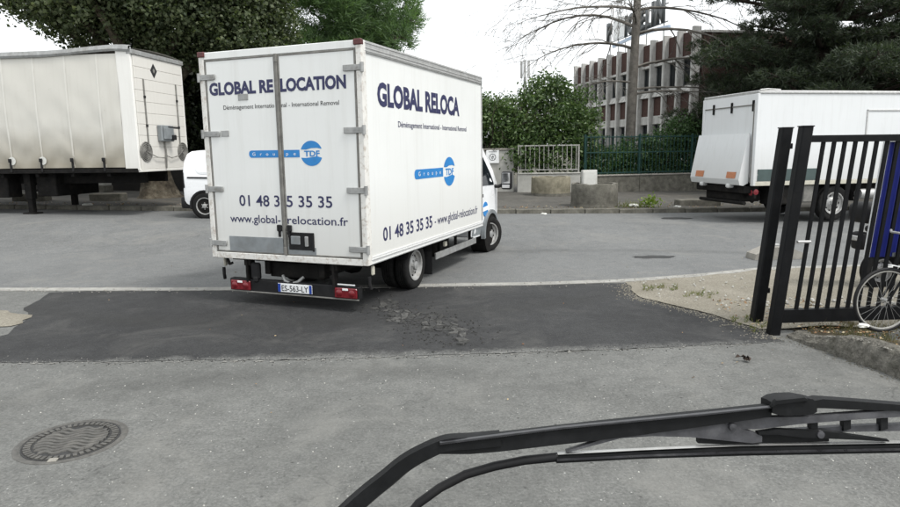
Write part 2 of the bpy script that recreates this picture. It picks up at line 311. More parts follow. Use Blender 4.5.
def brick():
    k = Nodes('red_brown_brick')
    mp = k.n('ShaderNodeMapping', {'Vector': k.tc.outputs['Object'], 'Rotation': (R(90), 0, 0)})
    b = k.n('ShaderNodeTexBrick', {'Vector': mp.outputs[0], 'Color1': (0.082, 0.044, 0.037, 1), 'Color2': (0.06, 0.035, 0.031, 1), 'Mortar': (0.085, 0.068, 0.06, 1), 'Scale': 4.5, 'Mortar Size': 0.012})
    n = k.noise(2.0, 8, 0.65); c = k.mix(k.math('MULTIPLY', k.ramp(n, 0.4, 0.7), 0.5), b.outputs['Color'], (0.055, 0.032, 0.026, 1))
    k.bsdf(c, 0.9, 0, b.outputs['Fac'], 0.3, 0.01, 0.2); return k.m
M['brick'] = brick()
def fin_conc():
    k = Nodes('streaked_fin_concrete'); P = k.tc.outputs['Object']
    mp = k.n('ShaderNodeMapping', {'Vector': P, 'Scale': (6, 6, 0.7)})
    s1 = k.noise(1.0, 9, 0.7, mp.outputs[0]); n = k.noise(2.2, 8, 0.65)
    c = k.mix(k.ramp(n, 0.3, 0.7), (0.42, 0.415, 0.395, 1), (0.58, 0.575, 0.555, 1))
    c = k.mix(k.math('MULTIPLY', k.ramp(s1, 0.46, 0.72), 0.75), c, (0.13, 0.12, 0.105, 1))
    k.bsdf(c, 0.92, 0, n, 0.3, 0.02, 0.2); return k.m
M['fin'] = fin_conc()
def leafmat(name, cols, trans=0.35, rough=0.55):
    k = Nodes(name); g = k.n('ShaderNodeNewGeometry')
    nd = k.n('ShaderNodeValToRGB', {'Fac': g.outputs['Random Per Island']}); e = nd.color_ramp.elements
    while len(e) < len(cols): e.new(0.5)
    for i, c in enumerate(cols): e[i].position = i / max(1, len(cols) - 1); e[i].color = c
    p = k.n('ShaderNodeBsdfPrincipled', {'Base Color': nd.outputs['Color'], 'Roughness': rough, 'Specular IOR Level': 0.35})
    t = k.n('ShaderNodeBsdfTranslucent', {'Color': k.mix(1.0, nd.outputs['Color'], (1.3, 1.5, 0.7, 1), 'MULTIPLY')})
    m = k.n('ShaderNodeMixShader', {0: trans, 1: p.outputs[0], 2: t.outputs[0]})
    k.t.links.new(m.outputs[0], k.out.inputs['Surface']); return k.m
M['leaf_plane'] = leafmat('plane_tree_leaves', [(0.03, 0.045, 0.021, 1), (0.05, 0.068, 0.032, 1), (0.078, 0.098, 0.048, 1), (0.125, 0.145, 0.078, 1)], 0.3)
M['leaf_pine'] = leafmat('bright_pine_needles', [(0.06, 0.105, 0.045, 1), (0.105, 0.17, 0.075, 1), (0.17, 0.25, 0.12, 1)], 0.35)
M['leaf_cedar'] = leafmat('dark_cedar_needles', [(0.018, 0.027, 0.017, 1), (0.032, 0.045, 0.026, 1), (0.055, 0.072, 0.04, 1)], 0.25)
M['leaf_shrub'] = leafmat('laurel_leaves', [(0.03, 0.056, 0.02, 1), (0.055, 0.095, 0.034, 1), (0.095, 0.148, 0.056, 1), (0.15, 0.205, 0.09, 1)], 0.3, 0.45)
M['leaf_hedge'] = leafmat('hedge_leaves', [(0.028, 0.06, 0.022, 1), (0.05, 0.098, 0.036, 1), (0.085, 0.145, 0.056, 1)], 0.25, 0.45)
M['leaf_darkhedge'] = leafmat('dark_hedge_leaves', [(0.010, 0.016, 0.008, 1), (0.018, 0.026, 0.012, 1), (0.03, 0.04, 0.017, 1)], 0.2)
M['weed'] = leafmat('roadside_weed_blades', [(0.06, 0.09, 0.02, 1), (0.12, 0.14, 0.035, 1), (0.22, 0.19, 0.09, 1)], 0.3)
M['dryweed'] = leafmat('dry_bed_grass', [(0.05, 0.06, 0.02, 1), (0.10, 0.09, 0.04, 1), (0.17, 0.14, 0.075, 1)], 0.3)
M['weedgreen'] = leafmat('yellow_green_weed', [(0.13, 0.20, 0.025, 1), (0.22, 0.29, 0.05, 1)], 0.3)
M['deadleaf'] = leafmat('fallen_brown_leaves', [(0.10, 0.05, 0.025, 1), (0.20, 0.11, 0.05, 1), (0.30, 0.22, 0.12, 1), (0.42, 0.36, 0.25, 1)], 0.1)

# ------------------------------------------------------------------ ground, street, pavement
def sheet(name, mat, ylo, yhi, dz, xs=XROWS, ys=None):
    """strip of ground between two borders ylo(x), yhi(x) that follows the lie of the land"""
    g = G(); rows = []
    for x in xs:
        a, b = ylo(x), yhi(x); rows.append((x, a, b))
    n = 60; v = []; f = []
    for x, a, b in rows:
        for j in range(n + 1):
            y = a + (b - a) * j / n; v.append((x, y, gz(x, y) + dz))
    for i in range(len(rows) - 1):
        for j in range(n): f.append((i * (n + 1) + j, (i + 1) * (n + 1) + j, (i + 1) * (n + 1) + j + 1, i * (n + 1) + j + 1))
    return struct(g.add(v, f).obj(name, mat, recalc=False))
def interp(pts):
    xs = [p[0] for p in pts]; ys = [p[1] for p in pts]
    return lambda x: float(np.interp(x, xs, ys))
gutter_y = interp([(-60, 11.5), (-20, 10.0), (-6.8, 9.46), (-3.7, 9.28), (1.3, 9.34), (2.6, 9.46), (3.9, 9.8), (5.1, 10.28), (7.1, 10.42), (20, 10.9), (60, 12)])
kerb_y = interp([(-60, 23.5), (-25, 20.4), (-13.5, 19.25), (-7.9, 18.7), (-2, 18.25), (1.7, 18.1), (5.5, 18.35), (8.6, 18.8), (14, 19.6), (60, 27)])
xf = [-60, -40] + [-25 + 0.5 * i for i in range(0, 91)] + [24, 30, 40, 60]
gr = G(); vv = [(x, y, gz(x, y) - 0.06) for x in XROWS for y in YROWS]; ny = len(YROWS)
gr.add(vv, [(i * ny + j, (i + 1) * ny + j, (i + 1) * ny + j + 1, i * ny + j + 1) for i in range(len(XROWS) - 1) for j in range(ny - 1)])
struct(gr.obj('ground', M['earth'], recalc=False))
sheet('driveway', M['drive'], lambda x: -12.0, lambda x: gutter_y(x) - 0.09, 0.0, xf)
sheet('street', M['street'], lambda x: gutter_y(x) + 0.09, lambda x: kerb_y(x), 0.0, xf)
# concrete gutter strip
g = G(); n = len(xf)
for x in xf:
    for dy, z in ((-0.10, -0.03), (-0.10, 0.012), (-0.02, 0.008), (0.02, 0.008), (0.10, 0.012), (0.10, -0.03)): g.v.append((x, gutter_y(x) + dy, z))
for i in range(n - 1):
    for j in range(5): g.f.append((i * 6 + j, (i + 1) * 6 + j, (i + 1) * 6 + j + 1, i * 6 + j + 1))
struct(g.obj('gutter', M['gutter'], recalc=False))
# dark repair patch across the entrance, ragged edges
rnd = random.Random(4)
def ragged(pts, step, amp, seed, sm=0.6):
    r_ = random.Random(seed); out = []; o = 0.0
    for (a, b) in zip(pts[:-1], pts[1:]):
        L = math.dist(a, b); m = max(1, int(L / step)); nx, ny_ = -(b[1] - a[1]) / L, (b[0] - a[0]) / L
        for i in range(m):
            t = i / m; o = o * sm + r_.uniform(-amp, amp); out.append((a[0] + (b[0] - a[0]) * t + nx * o, a[1] + (b[1] - a[1]) * t + ny_ * o))
    out.append(pts[-1]); return out
right_edge = ragged([(3.45, 6.33), (3.36, 6.8), (3.2, 7.25), (3.02, 7.6), (2.75, 7.95), (2.62, 8.3), (2.55, 8.8), (2.62, 9.3)], 0.12, 0.035, 2)
bottom = ragged([(-5.3, 6.05), (-4.4, 5.98), (-1.5, 5.96), (0.9, 6.1), (2.2, 6.2), (3.45, 6.33)], 0.05, 0.018, 3)
left_edge = ragged([(-5.9, 9.2), (-5.75, 8.4), (-5.2, 7.6), (-5.0, 7.0), (-5.1, 6.5), (-5.3, 6.05)], 0.15, 0.05, 5)
topb = [(2.62 - 0.4 * i, gutter_y(2.62 - 0.4 * i) - 0.102) for i in range(1, 21)]
poly = bottom[:-1] + right_edge + topb + left_edge[:-1]
bm = bmesh.new(); vs_ = [bm.verts.new((x, y, 0.0042)) for x, y in poly]; bm.faces.new(vs_); bmesh.ops.triangulate(bm, faces=bm.faces[:])
bmesh.ops.recalc_face_normals(bm, faces=bm.faces); me = bpy.data.meshes.new('repair_patch'); bm.to_mesh(me); bm.free(); me.materials.append(M['patch'])
struct(link('asphalt_patch', me))
M['seam'] = pmat('pale_slurry', (0.23, 0.225, 0.21, 1), 0.9, var=0.2, scale=20, spec=0.2)
# pale slurry line along the lower edge of the patch
g = G(); bl = ragged([(-5.0, 5.97), (-1.5, 5.93), (0.9, 6.06), (3.4, 6.28)], 0.035, 0.016, 9); 
for i in range(len(bl) - 1):
    wd = 0.004 + 0.035 * rnd.random() ** 3
    if rnd.random() < 0.30: g.add([(bl[i][0], bl[i][1] - wd, 0.0055), (bl[i + 1][0], bl[i + 1][1] - wd * 0.6, 0.0055), (bl[i + 1][0], bl[i + 1][1] + 0.006, 0.0055), (bl[i][0], bl[i][1] + 0.006, 0.0055)], [(0, 1, 2, 3)])
struct(g.obj('patch_seam', M['seam'], recalc=False), 'stuff')
# sandy verge on the right, slightly heaped
def sandh(x, y):
    return 0.012 + 0.03 * (math.sin(x * 2.1 + y) * 0.5 + 0.5) * smst(0.0, 0.9, min(gutter_y(x) - 0.1 - y, 1.0)) + 0.012 * math.sin(7 * x + 3 * y) * math.sin(5 * y - x)
red = interp([(p[1], p[0]) for p in right_edge])
g = G(); nu, nv = 70, 26
for j in range(nv + 1):
    for i in range(nu + 1):
        v_ = j / nv; u_ = (i / nu) ** 1.4
        y0 = 6.75 + (9.45 - 6.75) * v_; xl = red(min(y0, 9.3)) - 0.02; x = xl + (14 - xl) * u_
        y = y0 + (gutter_y(x) - 0.11 - 9.35) * v_ ; y = min(y, gutter_y(x) - 0.105)
        edge = smst(0, 0.08, u_)
        g.v.append((x, y, 0.006 + max(0.0, sandh(x, y)) * (0.25 + 0.75 * edge)))
for j in range(nv):
    for i in range(nu): g.f.append((j * (nu + 1) + i, j * (nu + 1) + i + 1, (j + 1) * (nu + 1) + i + 1, (j + 1) * (nu + 1) + i))
struct(g.obj('sandy_verge', M['sand'], smooth=60, recalc=False))
# same pale sand creeping in at the left edge
rr = random.Random(12); pts = []
for i in range(30):
    a = 2 * math.pi * i / 30; k_ = 0.85 + 0.25 * rr.random(); pts.append((-6.25 + 1.05 * k_ * math.cos(a), 7.6 + 0.62 * k_ * math.sin(a)))
g = G().add([(-6.25, 7.6, 0.05)] + [(a, b, 0.009) for a, b in pts], [(0, i + 1, (i + 1) % 30 + 1) for i in range(30)])
struct(g.obj('sand_patch', M['sand'], recalc=False))
# far pavement with kerb stones
pv = sheet('pavement', M['pave'], lambda x: kerb_y(x) + 0.16, lambda x: kerb_y(x) + 14, 0.115, xf)
ks = G().cbox(-0.49, 0.49, -0.08, 0.08, -0.15, 0.13, 0.018).mesh('kerb_stone', M['conc_dark'])
x = -22.0
while x < 17:
    y = kerb_y(x + 0.5) + 0.08; a = math.atan2(kerb_y(x + 1) - kerb_y(x), 1.0)
    o = link('kerb_stone', ks, pv, (x + 0.5, y, gz(x + 0.5, y) + rnd.uniform(-0.006, 0.008)), (0, rnd.uniform(-0.006, 0.006), a)); x += 0.995
# tar repair and damp stains on the street
def blob(name, mat, cx, cy, rx, ry, dz, seed, n=26):
    r_ = random.Random(seed); pts = []
    for i in range(n):
        a = 2 * math.pi * i / n; k_ = 0.75 + 0.35 * r_.random(); pts.append((cx + rx * k_ * math.cos(a), cy + ry * k_ * math.sin(a)))
    G().add([(cx, cy, gz(cx, cy) + dz)] + [(p, q, gz(p, q) + dz) for p, q in pts], [(0, i + 1, (i + 1) % n + 1) for i in range(n)])
    g = G(); g.add([(cx, cy, gz(cx, cy) + dz)] + [(p, q, gz(p, q) + dz) for p, q in pts], [(0, i + 1, (i + 1) % n + 1) for i in range(n)])
    return struct(g.obj(name, mat, recalc=False))
blob('tar_patch', M['tar'], 3.75, 11.6, 0.42, 0.16, 0.006, 1)
blob('tar_patch', M['tar'], 6.0, 16.9, 0.42, 0.22, 0.012, 2)
M['bedkerb'] = pmat('crumbling_concrete', (0.17, 0.162, 0.142, 1), 0.95, var=0.3, scale=14, dirt=(0.06, 0.06, 0.045, 1), damt=0.85, dscale=9, bump=1.0, bscale=45, bdist=0.03, spec=0.15)
# raised planted bed behind a broken kerb on the right of the entrance
ky = interp([(2.0, 4.75), (4.2, 4.10), (5.21, 3.84), (5.74, 3.70), (6.39, 3.52), (6.6, 3.55)])     # kerb face x as function of y
def bedh(y): return 0.045 + 0.165 * smst(6.45, 5.7, y) if y < 6.45 else 0.045
bedh = lambda y: 0.04 + 0.16 * smst(0.0, 0.8, 6.45 - y)
g = G(); nu, nv = 40, 40
for j in range(nv + 1):
    y = 2.2 + (7.15 - 2.2) * j / nv; x0 = ky(min(y, 6.6)) + 0.16
    for i in range(nu + 1):
        x = x0 + (13 - x0) * (i / nu) ** 1.6
        g.v.append((x, y, bedh(y) + 0.0 + 0.02 * math.sin(5 * x + 2 * y) * math.sin(4 * y - x) + (0.03 if x > x0 + 0.2 else -0.02) - 0.07 * smst(3.75, 4.2, x)))
for j in range(nv):
    for i in range(nu): g.f.append((j * (nu + 1) + i, j * (nu + 1) + i + 1, (j + 1) * (nu + 1) + i + 1, (j + 1) * (nu + 1) + i))
struct(g.obj('planting_bed', M['soil'], smooth=70, recalc=False))
g = G(); ys_ = [2.2 + 0.0225 * i for i in range(192)]; r_ = random.Random(8); o1 = o2 = 0
for y in ys_:
    o1 = o1 * 0.6 + r_.uniform(-0.016, 0.016); o2 = o2 * 0.5 + r_.uniform(-0.022, 0.022); x = ky(y); h = bedh(y)
    for dx, z in ((-0.01 + o1 * 0.4, -0.03), (0.0 + o1, h * 0.55 + o2 * 0.3), (0.035 + o1, h - 0.01 + o2), (0.10 + o2, h + 0.025 + o2 * 0.6), (0.20, h + 0.02), (0.24, -0.03)): g.v.append((x + dx, y, z))
for i in range(len(ys_) - 1):
    for j in range(5): g.f.append((i * 6 + j, (i + 1) * 6 + j, (i + 1) * 6 + j + 1, i * 6 + j + 1))
g.f.append(tuple(range((len(ys_) - 1) * 6, len(ys_) * 6)))
struct(g.obj('bed_kerb', M['bedkerb'], smooth=20))

M['patch2'] = pmat('worn_asphalt_chunk', (0.058, 0.058, 0.056, 1), 0.9, var=0.35, scale=14, dirt=(0.03, 0.03, 0.03, 1), damt=0.8, dscale=9, bump=0.9, bscale=60, bdist=0.01, spec=0.2)
# crumbled, cracked spot in the asphalt: broken plates that stand a little proud or sunk
cr_root = thing('broken_asphalt', 'patch of crumbled broken asphalt plates in the entrance behind the removal truck', 'pothole', (-0.35, 7.35, 0.006))
r_ = random.Random(21); M['patch3'] = pmat('pale_worn_chunk', (0.095, 0.094, 0.09, 1), 0.92, var=0.3, scale=16, dirt=(0.04, 0.04, 0.038, 1), damt=0.8, dscale=8, bump=0.9, bscale=60, bdist=0.01, spec=0.2)
nx_, ny_ = 22, 20; cw, ch = 0.085, 0.105
GPx = [[(i + r_.uniform(-.38, .38) + 0.5 * (j % 2)) * cw for j in range(ny_ + 1)] for i in range(nx_ + 1)]; GPy = [[(j + r_.uniform(-.38, .38)) * ch for j in range(ny_ + 1)] for i in range(nx_ + 1)]
for i in range(nx_):
    for j in range(ny_):
        q = [(GPx[i][j] - 0.95, GPy[i][j] - 1.0), (GPx[i + 1][j] - 0.95, GPy[i + 1][j] - 1.0), (GPx[i + 1][j + 1] - 0.95, GPy[i + 1][j + 1] - 1.0), (GPx[i][j + 1] - 0.95, GPy[i][j + 1] - 1.0)]
        px = sum(a for a, b in q) / 4; py = sum(b for a, b in q) / 4; t = min(1, max(0, (0.75 - py) / 1.4)); cxl = -0.5 + 0.95 * t
        wl = 0.10 + 0.26 * math.sin(math.pi * min(1, t * 0.9 + 0.1)); dd_ = abs(px - cxl) / wl + abs(py - 0.05) / 2.2
        if dd_ > 0.55 + r_.uniform(0, 0.75): continue
        k2 = r_.uniform(0.78, 0.93); hz = r_.uniform(0.001, 0.011) * (1.3 - 0.5 * dd_); tx, ty = r_.gauss(0, 0.06), r_.gauss(0, 0.06)
        top_ = [(px + (a - px) * k2, py + (b - py) * k2, max(0.0005, hz + (a - px) * tx + (b - py) * ty)) for a, b in q]; bot_ = [(px + (a - px) * (k2 + .07), py + (b - py) * (k2 + .07), -0.004) for a, b in q]
        G().add(top_ + bot_, [(0, 1, 2, 3)] + [(e, e + 4, (e + 1) % 4 + 4, (e + 1) % 4) for e in range(4)]).obj('asphalt_chunk', (M['patch2'], M['patch2'], M['patch3'], M['tar'])[r_.randint(0, 3)], cr_root, recalc=False)
gg = G(); r_ = random.Random(22)
for i in range(420):
    t = r_.random(); px = -0.55 + 1.0 * t + r_.gauss(0, 0.24); py = 0.75 - 1.45 * t + r_.gauss(0, 0.30); s_ = r_.uniform(0.006, 0.02); a0 = r_.random() * 6
    q = [(px + s_ * math.cos(a0 + k_ * 1.57) * r_.uniform(.6, 1.3), py + s_ * math.sin(a0 + k_ * 1.57) * r_.uniform(.6, 1.3)) for k_ in range(4)]
    gg.add([(a, b, -0.001) for a, b in q] + [(px + (a - px) * .6, py + (b - py) * .6, s_ * 0.7) for a, b in q], [(4, 5, 6, 7), (0, 1, 5, 4), (1, 2, 6, 5), (2, 3, 7, 6), (3, 0, 4, 7)])
struct(gg.obj('asphalt_crumbs', M['patch2'], cr_root, recalc=False), 'stuff')

# ------------------------------------------------------------------ manhole cover
mh = thing('manhole_cover', 'round cast iron manhole cover with wavy ribs set in the asphalt', 'manhole cover', (-2.68, 4.25, 0.0), R(9)); mh.scale = (0.94, 0.94, 1)
G().lathe([(0.335, -0.02), (0.335, 0.004), (0.372, 0.006), (0.378, 0.002), (0.378, -0.02)], 56, close=True).obj('frame_ring', M['castiron'], mh, smooth=40)
lid = G().lathe([(0.0001, 0.001), (0.318, 0.001), (0.322, 0.004), (0.329, 0.004), (0.330, -0.02), (0.0001, -0.02)], 56).obj('lid', M['tar'], mh, smooth=30)
for i in range(9):
    y0 = -0.19 + 0.0475 * i; hx = math.sqrt(0.252 ** 2 - y0 ** 2) - 0.012
    pts = [(-hx + 2 * hx * t / 30, y0 + 0.016 * math.sin(2 * math.pi * (t / 30 * 2.1)) * 1.3, 0.003) for t in range(31)]
    gg = G()
    for a, b in zip(pts[:-1], pts[1:]):
        gg.add([(a[0], a[1] - 0.0185, 0.001), (b[0], b[1] - 0.0185, 0.001), (b[0], b[1] - 0.015, 0.010), (a[0], a[1] - 0.015, 0.010), (b[0], b[1] + 0.015, 0.010), (a[0], a[1] + 0.015, 0.010), (b[0], b[1] + 0.0185, 0.001), (a[0], a[1] + 0.0185, 0.001)], [(0, 1, 2, 3), (3, 2, 4, 5), (5, 4, 6, 7)])
    gg.obj('rib', M['castiron'], lid)
for i in range(44):
    a = 2 * math.pi * i / 44
    G().bar((0.265 * math.cos(a), 0.265 * math.sin(a), 0.003), (0.312 * math.cos(a), 0.312 * math.sin(a), 0.003), 0.026, 0.012).obj('rim_tooth', M['castiron'], lid)
G().cbox(-0.03, 0.03, -0.352, -0.30, 0.0, 0.011, 0.003).obj('lifting_lug', M['conc'], mh)
def ring_blob(name, mat, r0, r1, z, seed, parent):
    rr = random.Random(seed); g = G(); n = 60; o = 0
    for i in range(n):
        a = 2 * math.pi * i / n; o = o * 0.7 + rr.uniform(-0.008, 0.008); g.v += [(r0 * math.cos(a), r0 * math.sin(a), z), ((r1 + o) * math.cos(a), (r1 + o) * math.sin(a) * 1.02, z)]
    g.f = [(2 * i, 2 * i + 1, (2 * i + 3) % (2 * n), (2 * i + 2) % (2 * n)) for i in range(n)]
    return g.obj(name, mat, parent, recalc=False)

# ------------------------------------------------------------------ wheels
def wheel(parent, x, y, z, Rr, wd, side, steer=0.0, rr=0.62, style='truck', axis='X'):
    """side: +1 outer face looks to +axis"""
    s_ = side; P_ = []
    g = G(); hw = wd / 2; ri = Rr * rr
    prof = [(ri, -hw * 0.8), (Rr * 0.88, -hw), (Rr * 0.965, -hw * 0.9), (Rr, -hw * 0.7), (Rr, -hw * 0.40), (Rr - 0.012, -hw * 0.38), (Rr - 0.012, -hw * 0.30), (Rr, -hw * 0.28), (Rr, -hw * 0.05), (Rr - 0.012, -hw * 0.04), (Rr - 0.012, hw * 0.04), (Rr, hw * 0.05),
            (Rr, hw * 0.28), (Rr - 0.012, hw * 0.30), (Rr - 0.012, hw * 0.38), (Rr, hw * 0.40), (Rr, hw * 0.7), (Rr * 0.965, hw * 0.9), (Rr * 0.88, hw), (Rr * 0.74, hw * 0.98), (ri, hw * 0.8)]
    o = link('wheel', None, parent, (x, y, z), (0, 0, steer))
    rim = G(); f = s_
    rim.lathe([(ri * 1.02, -hw * 0.85), (ri * 1.02, hw * 0.88)], 32, axis=axis, cap=False)
    d = (lambda h: h * f)
    prof_r = [(ri * 1.04, d(hw * 0.80)), (ri * 1.04, d(hw * 0.95)), (ri * 0.95, d(hw * 0.93)), (ri * 0.90, d(hw * 0.55)), (ri * 0.70, d(hw * 0.30)), (ri * 0.45, d(hw * 0.62)), (ri * 0.40, d(hw * 0.70)), (ri * 0.0005, d(hw * 0.70))]
    rim.lathe(prof_r, 32, axis=axis, cap=False)
    hub = G(); hub.lathe([(ri * 0.30, d(hw * 0.65)), (ri * 0.28, d(hw * 1.0)), (ri * 0.20, d(hw * 1.06)), (0.0005, d(hw * 1.06))], 16, axis=axis)
    for i in range(6):
        a = 2 * math.pi * i / 6; c_, q_ = ri * 0.38 * math.cos(a), ri * 0.38 * math.sin(a)
        hub.lathe([(0.014, d(hw * 0.66)), (0.013, d(hw * 0.85)), (0.0005, d(hw * 0.86))], 6, {'X': (0, c_, q_), 'Y': (q_, 0, c_)}[axis], axis)
    hol = G()
    for i in range(10):
        a = 2 * math.pi * (i + 0.5) / 10; c_, q_ = ri * 0.72 * math.cos(a), ri * 0.72 * math.sin(a)
        hol.lathe([(ri * 0.10, d(hw * 0.2)), (ri * 0.10, d(hw * 0.385)), (0.0005, d(hw * 0.39))], 8, {'X': (0, c_, q_), 'Y': (q_, 0, c_)}[axis], axis)
    g.lathe(prof, 40, axis=axis, close=True)
    # the wheel itself is the tyre, rim and hub are its sub-parts
    me = g.mesh('wheel', M['rubber'], 40); o2 = link('wheel', me, parent, (x, y, z), (0, 0, steer)); bpy.data.objects.remove(o)
    rim.obj('rim', M['rim'], o2, smooth=40); hub.obj('hub', M['rim'] if style == 'van' else M['steel'], o2, smooth=40); hol.obj('rim_holes', M['blk'], o2)
    return o2

# ------------------------------------------------------------------ removal truck (turning out of the entrance)
YAW = 0.379
T = thing('removal_truck', 'white box removal truck with navy and blue lettering turning out of the entrance', 'truck', (-2.073, 8.062, 0.0), -YAW)
HW, BL_, ZB, ZT = 1.175, 4.28, 0.62, 3.25
cb = G().cbox(-HW + 0.012, HW - 0.012, 0.03, BL_ - 0.01, ZB + 0.05, ZT - 0.02, 0.02).obj('cargo_box', M['tw'], T)
for s_ in (-1, 1):
    g = G()
    xs_ = sorted((s_ * (HW - 0.012), s_ * (HW + 0.006)))
    g.cbox(xs_[0], xs_[1], 0.04, BL_, 3.12, ZT + 0.004, 0.004)
    for zz in (3.135, 3.17, 3.225): g.cbox(*sorted((s_ * HW, s_ * (HW + 0.013))), 0.05, BL_ - 0.01, zz, zz + 0.012, 0.003)
    g.obj('roof_rail', M['alu'], T)
    g = G(); g.cbox(xs_[0], xs_[1], 0.04, BL_, ZB - 0.005, 0.715, 0.004)
    g.cbox(*sorted((s_ * HW, s_ * (HW + 0.014))), 0.05, BL_ - 0.01, 0.672, 0.688, 0.003); g.cbox(*sorted((s_ * HW, s_ * (HW + 0.014))), 0.05, BL_ - 0.01, 0.625, 0.64, 0.003)
    for i in range(26): g.lathe([(0.008, s_ * (HW + 0.004)), (0.006, s_ * (HW + 0.011)), (0.0003, s_ * (HW + 0.012))], 6, (0, 0.12 + i * 0.16, 0.70), 'X')
    g.obj('bottom_rail', M['rtw'], T)
    box('front_corner_profile', M['alu'], T, *sorted((s_ * (HW - 0.02), s_ * (HW + 0.004))), BL_ - 0.03, BL_ + 0.004, 0.72, 3.12)
    box('corner_post', M['rusty_white'], T, *sorted((s_ * 1.105, s_ * (HW + 0.010))), -0.03, 0.075, ZB - 0.004, ZT + 0.005, 0.008)
    g = G(); g.cbox(*sorted((s_ * 1.085, s_ * (HW + 0.015))), -0.045, 0.02, 3.195, ZT + 0.012, 0.008); g.obj('marker_light', M['darkred'], T)
box('door_header', M['tw'], T, -1.105, 1.105, -0.022, 0.06, 3.165, ZT + 0.003)
box('rear_sill', M['rusty_white'], T, -1.105, 1.105, -0.03, 0.06, ZB - 0.006, 0.695)
box('roof_panel', M['rtw'], T, -HW + 0.015, HW - 0.015, 0.02, BL_ - 0.015, ZT - 0.018, ZT + 0.002)
doors = []
for s_ in (-1, 1):
    x0, x1 = sorted((s_ * 0.018, s_ * 1.10))
    dr = box('rear_door', M['tw'], T, x0 + 0.02, x1 - 0.02, -0.020, 0.02, 0.715, 3.145); doors.append(dr)
    g = G(); 
    g.cbox(x0, x0 + 0.024, -0.026, 0.0, 0.70, 3.16, 0.005); g.cbox(x1 - 0.024, x1, -0.026, 0.0, 0.70, 3.16, 0.005)
    g.cbox(x0 + 0.024, x1 - 0.024, -0.026, 0.0, 0.70, 0.722, 0.005); g.cbox(x0 + 0.024, x1 - 0.024, -0.026, 0.0, 3.138, 3.16, 0.005); g.obj('door_seal', M['seal'], dr)
    for zz, ln in ((2.945, 0.26), (2.235, 0.28), (1.527, 0.27), (0.815, 0.27)):
        a, b = sorted((s_ * (HW + 0.022), s_ * (HW + 0.022 - ln)))
        h = G().cbox(a, b, -0.043, -0.027, zz - 0.035, zz + 0.035, 0.004)
        h.lathe([(0.022, zz - 0.055), (0.022, zz + 0.055)], 10, (s_ * (HW + 0.014), -0.035, 0), 'Z')
        for q in (0.08, 0.14, 0.22): h.lathe([(0.011, -0.049), (0.0004, -0.050)], 6, (s_ * (HW + 0.02 - q), 0, zz), 'Y')
        h.obj('hinge', M['steel'], dr, smooth=40)
gz_ = G(); gz_.cbox(-0.017, 0.017, -0.040, -0.012, 0.70, 3.17, 0.004); gz_.cbox(-0.020, 0.020, -0.046, -0.02, 0.70, 0.80, 0.004); gz_.cbox(-0.020, 0.020, -0.046, -0.02, 3.07, 3.17, 0.004); gz_.obj('centre_strip', M['seal'], T)
box('kick_plate', M['greyplate'], doors[0], -0.885, -0.022, -0.026, -0.019, 0.712, 0.915, 0.003)
box('kick_plate', M['greyplate'], doors[1], 0.022, 0.45, -0.026, -0.019, 0.712, 0.81, 0.003)
g = G(); g.cbox(0.05, 0.41, -0.030, -0.019, 0.77, 0.985, 0.006); g.cbox(0.03, 0.43, -0.034, -0.021, 0.965, 0.995, 0.005); g.cbox(0.40, 0.43, -0.034, -0.021, 0.76, 0.97, 0.005); lk = g.obj('lock_recess', M['blk'], doors[1])
G().cbox(0.09, 0.23, -0.044, -0.028, 0.84, 0.95, 0.008).obj('lock_case', M['greyplate'], lk); G().cbox(0.30, 0.35, -0.05, -0.028, 0.82, 0.95, 0.008).obj('lock_lever', M['steel'], lk)
for s_ in (-1, 1):
    g = G(); g.cbox(s_ * 0.075 - 0.035, s_ * 0.075 + 0.035, -0.05, -0.019, 1.00, 1.085, 0.01); g.bar((s_ * 0.075, -0.035, 1.01), (s_ * 0.075, -0.035, 0.93), 0.03, 0.02); g.obj('door_latch', M['blk'], doors[(s_ + 1) // 2])
box('patch_plate', M['steel'], doors[0], -0.60, -0.445, -0.026, -0.019, 2.64, 2.72, 0.003)
box('patch_plate', M['steel'], doors[0], -0.90, -0.78, -0.0285, -0.019, 2.20, 2.275, 0.003)
ry = lambda u, v: (u, -0.0225, v)                # rear face print
sx_ = lambda u, v: (HW - 0.0095, u, v)           # right flank print
def prt(body, mat, x0, x1, z, h, fn, parent, bold=0.0, sp=1.0):
    """print a line; every word is a piece of lettering of its own"""
    me = text_mesh('lettering', body, mat, x0, x1, z, h, lambda u, v: (u, v, 0.0), bold, sp); n = len(body.split())
    P_ = [tuple(v.co) for v in me.vertices]; F_ = [tuple(p.vertices) for p in me.polygons]
    iv = sorted((min(P_[i][0] for i in f), max(P_[i][0] for i in f)) for f in F_); gaps = []; hi = iv[0][1]
    for a, b in iv:
        if a > hi: gaps.append((a - hi, (a + hi) / 2))
        hi = max(hi, b)
    cuts = sorted(c for _, c in sorted(gaps, reverse=True)[:n - 1]); bpy.data.meshes.remove(me); words = [([], {}) for _ in range(n)]
    for f in F_:
        k_ = sum(1 for c in cuts if P_[f[0]][0] > c); words[k_][0].append(f)
    for fs, mp in words:
        if not fs: continue
        g = G()
        for f in fs:
            for i in f:
                if i not in mp: mp[i] = len(g.v); g.v.append(fn(P_[i][0], P_[i][1]))
            g.f.append(tuple(mp[i] for i in f))
        g.obj('lettering', mat, parent, recalc=False)
prt('GLOBAL RE', M['navy'], -1.045, -0.06, 2.725, 0.150, ry, doors[0], 0.045)
prt('LOCATION', M['navy'], 0.045, 0.965, 2.725, 0.150, ry, doors[1], 0.045)
prt('Déménagement Internatio', M['blackprint'], -0.84, -0.06, 2.535, 0.056, ry, doors[0], 0.004)
prt('nal - International Removal', M['blackprint'], 0.045, 0.86, 2.535, 0.056, ry, doors[1], 0.004)
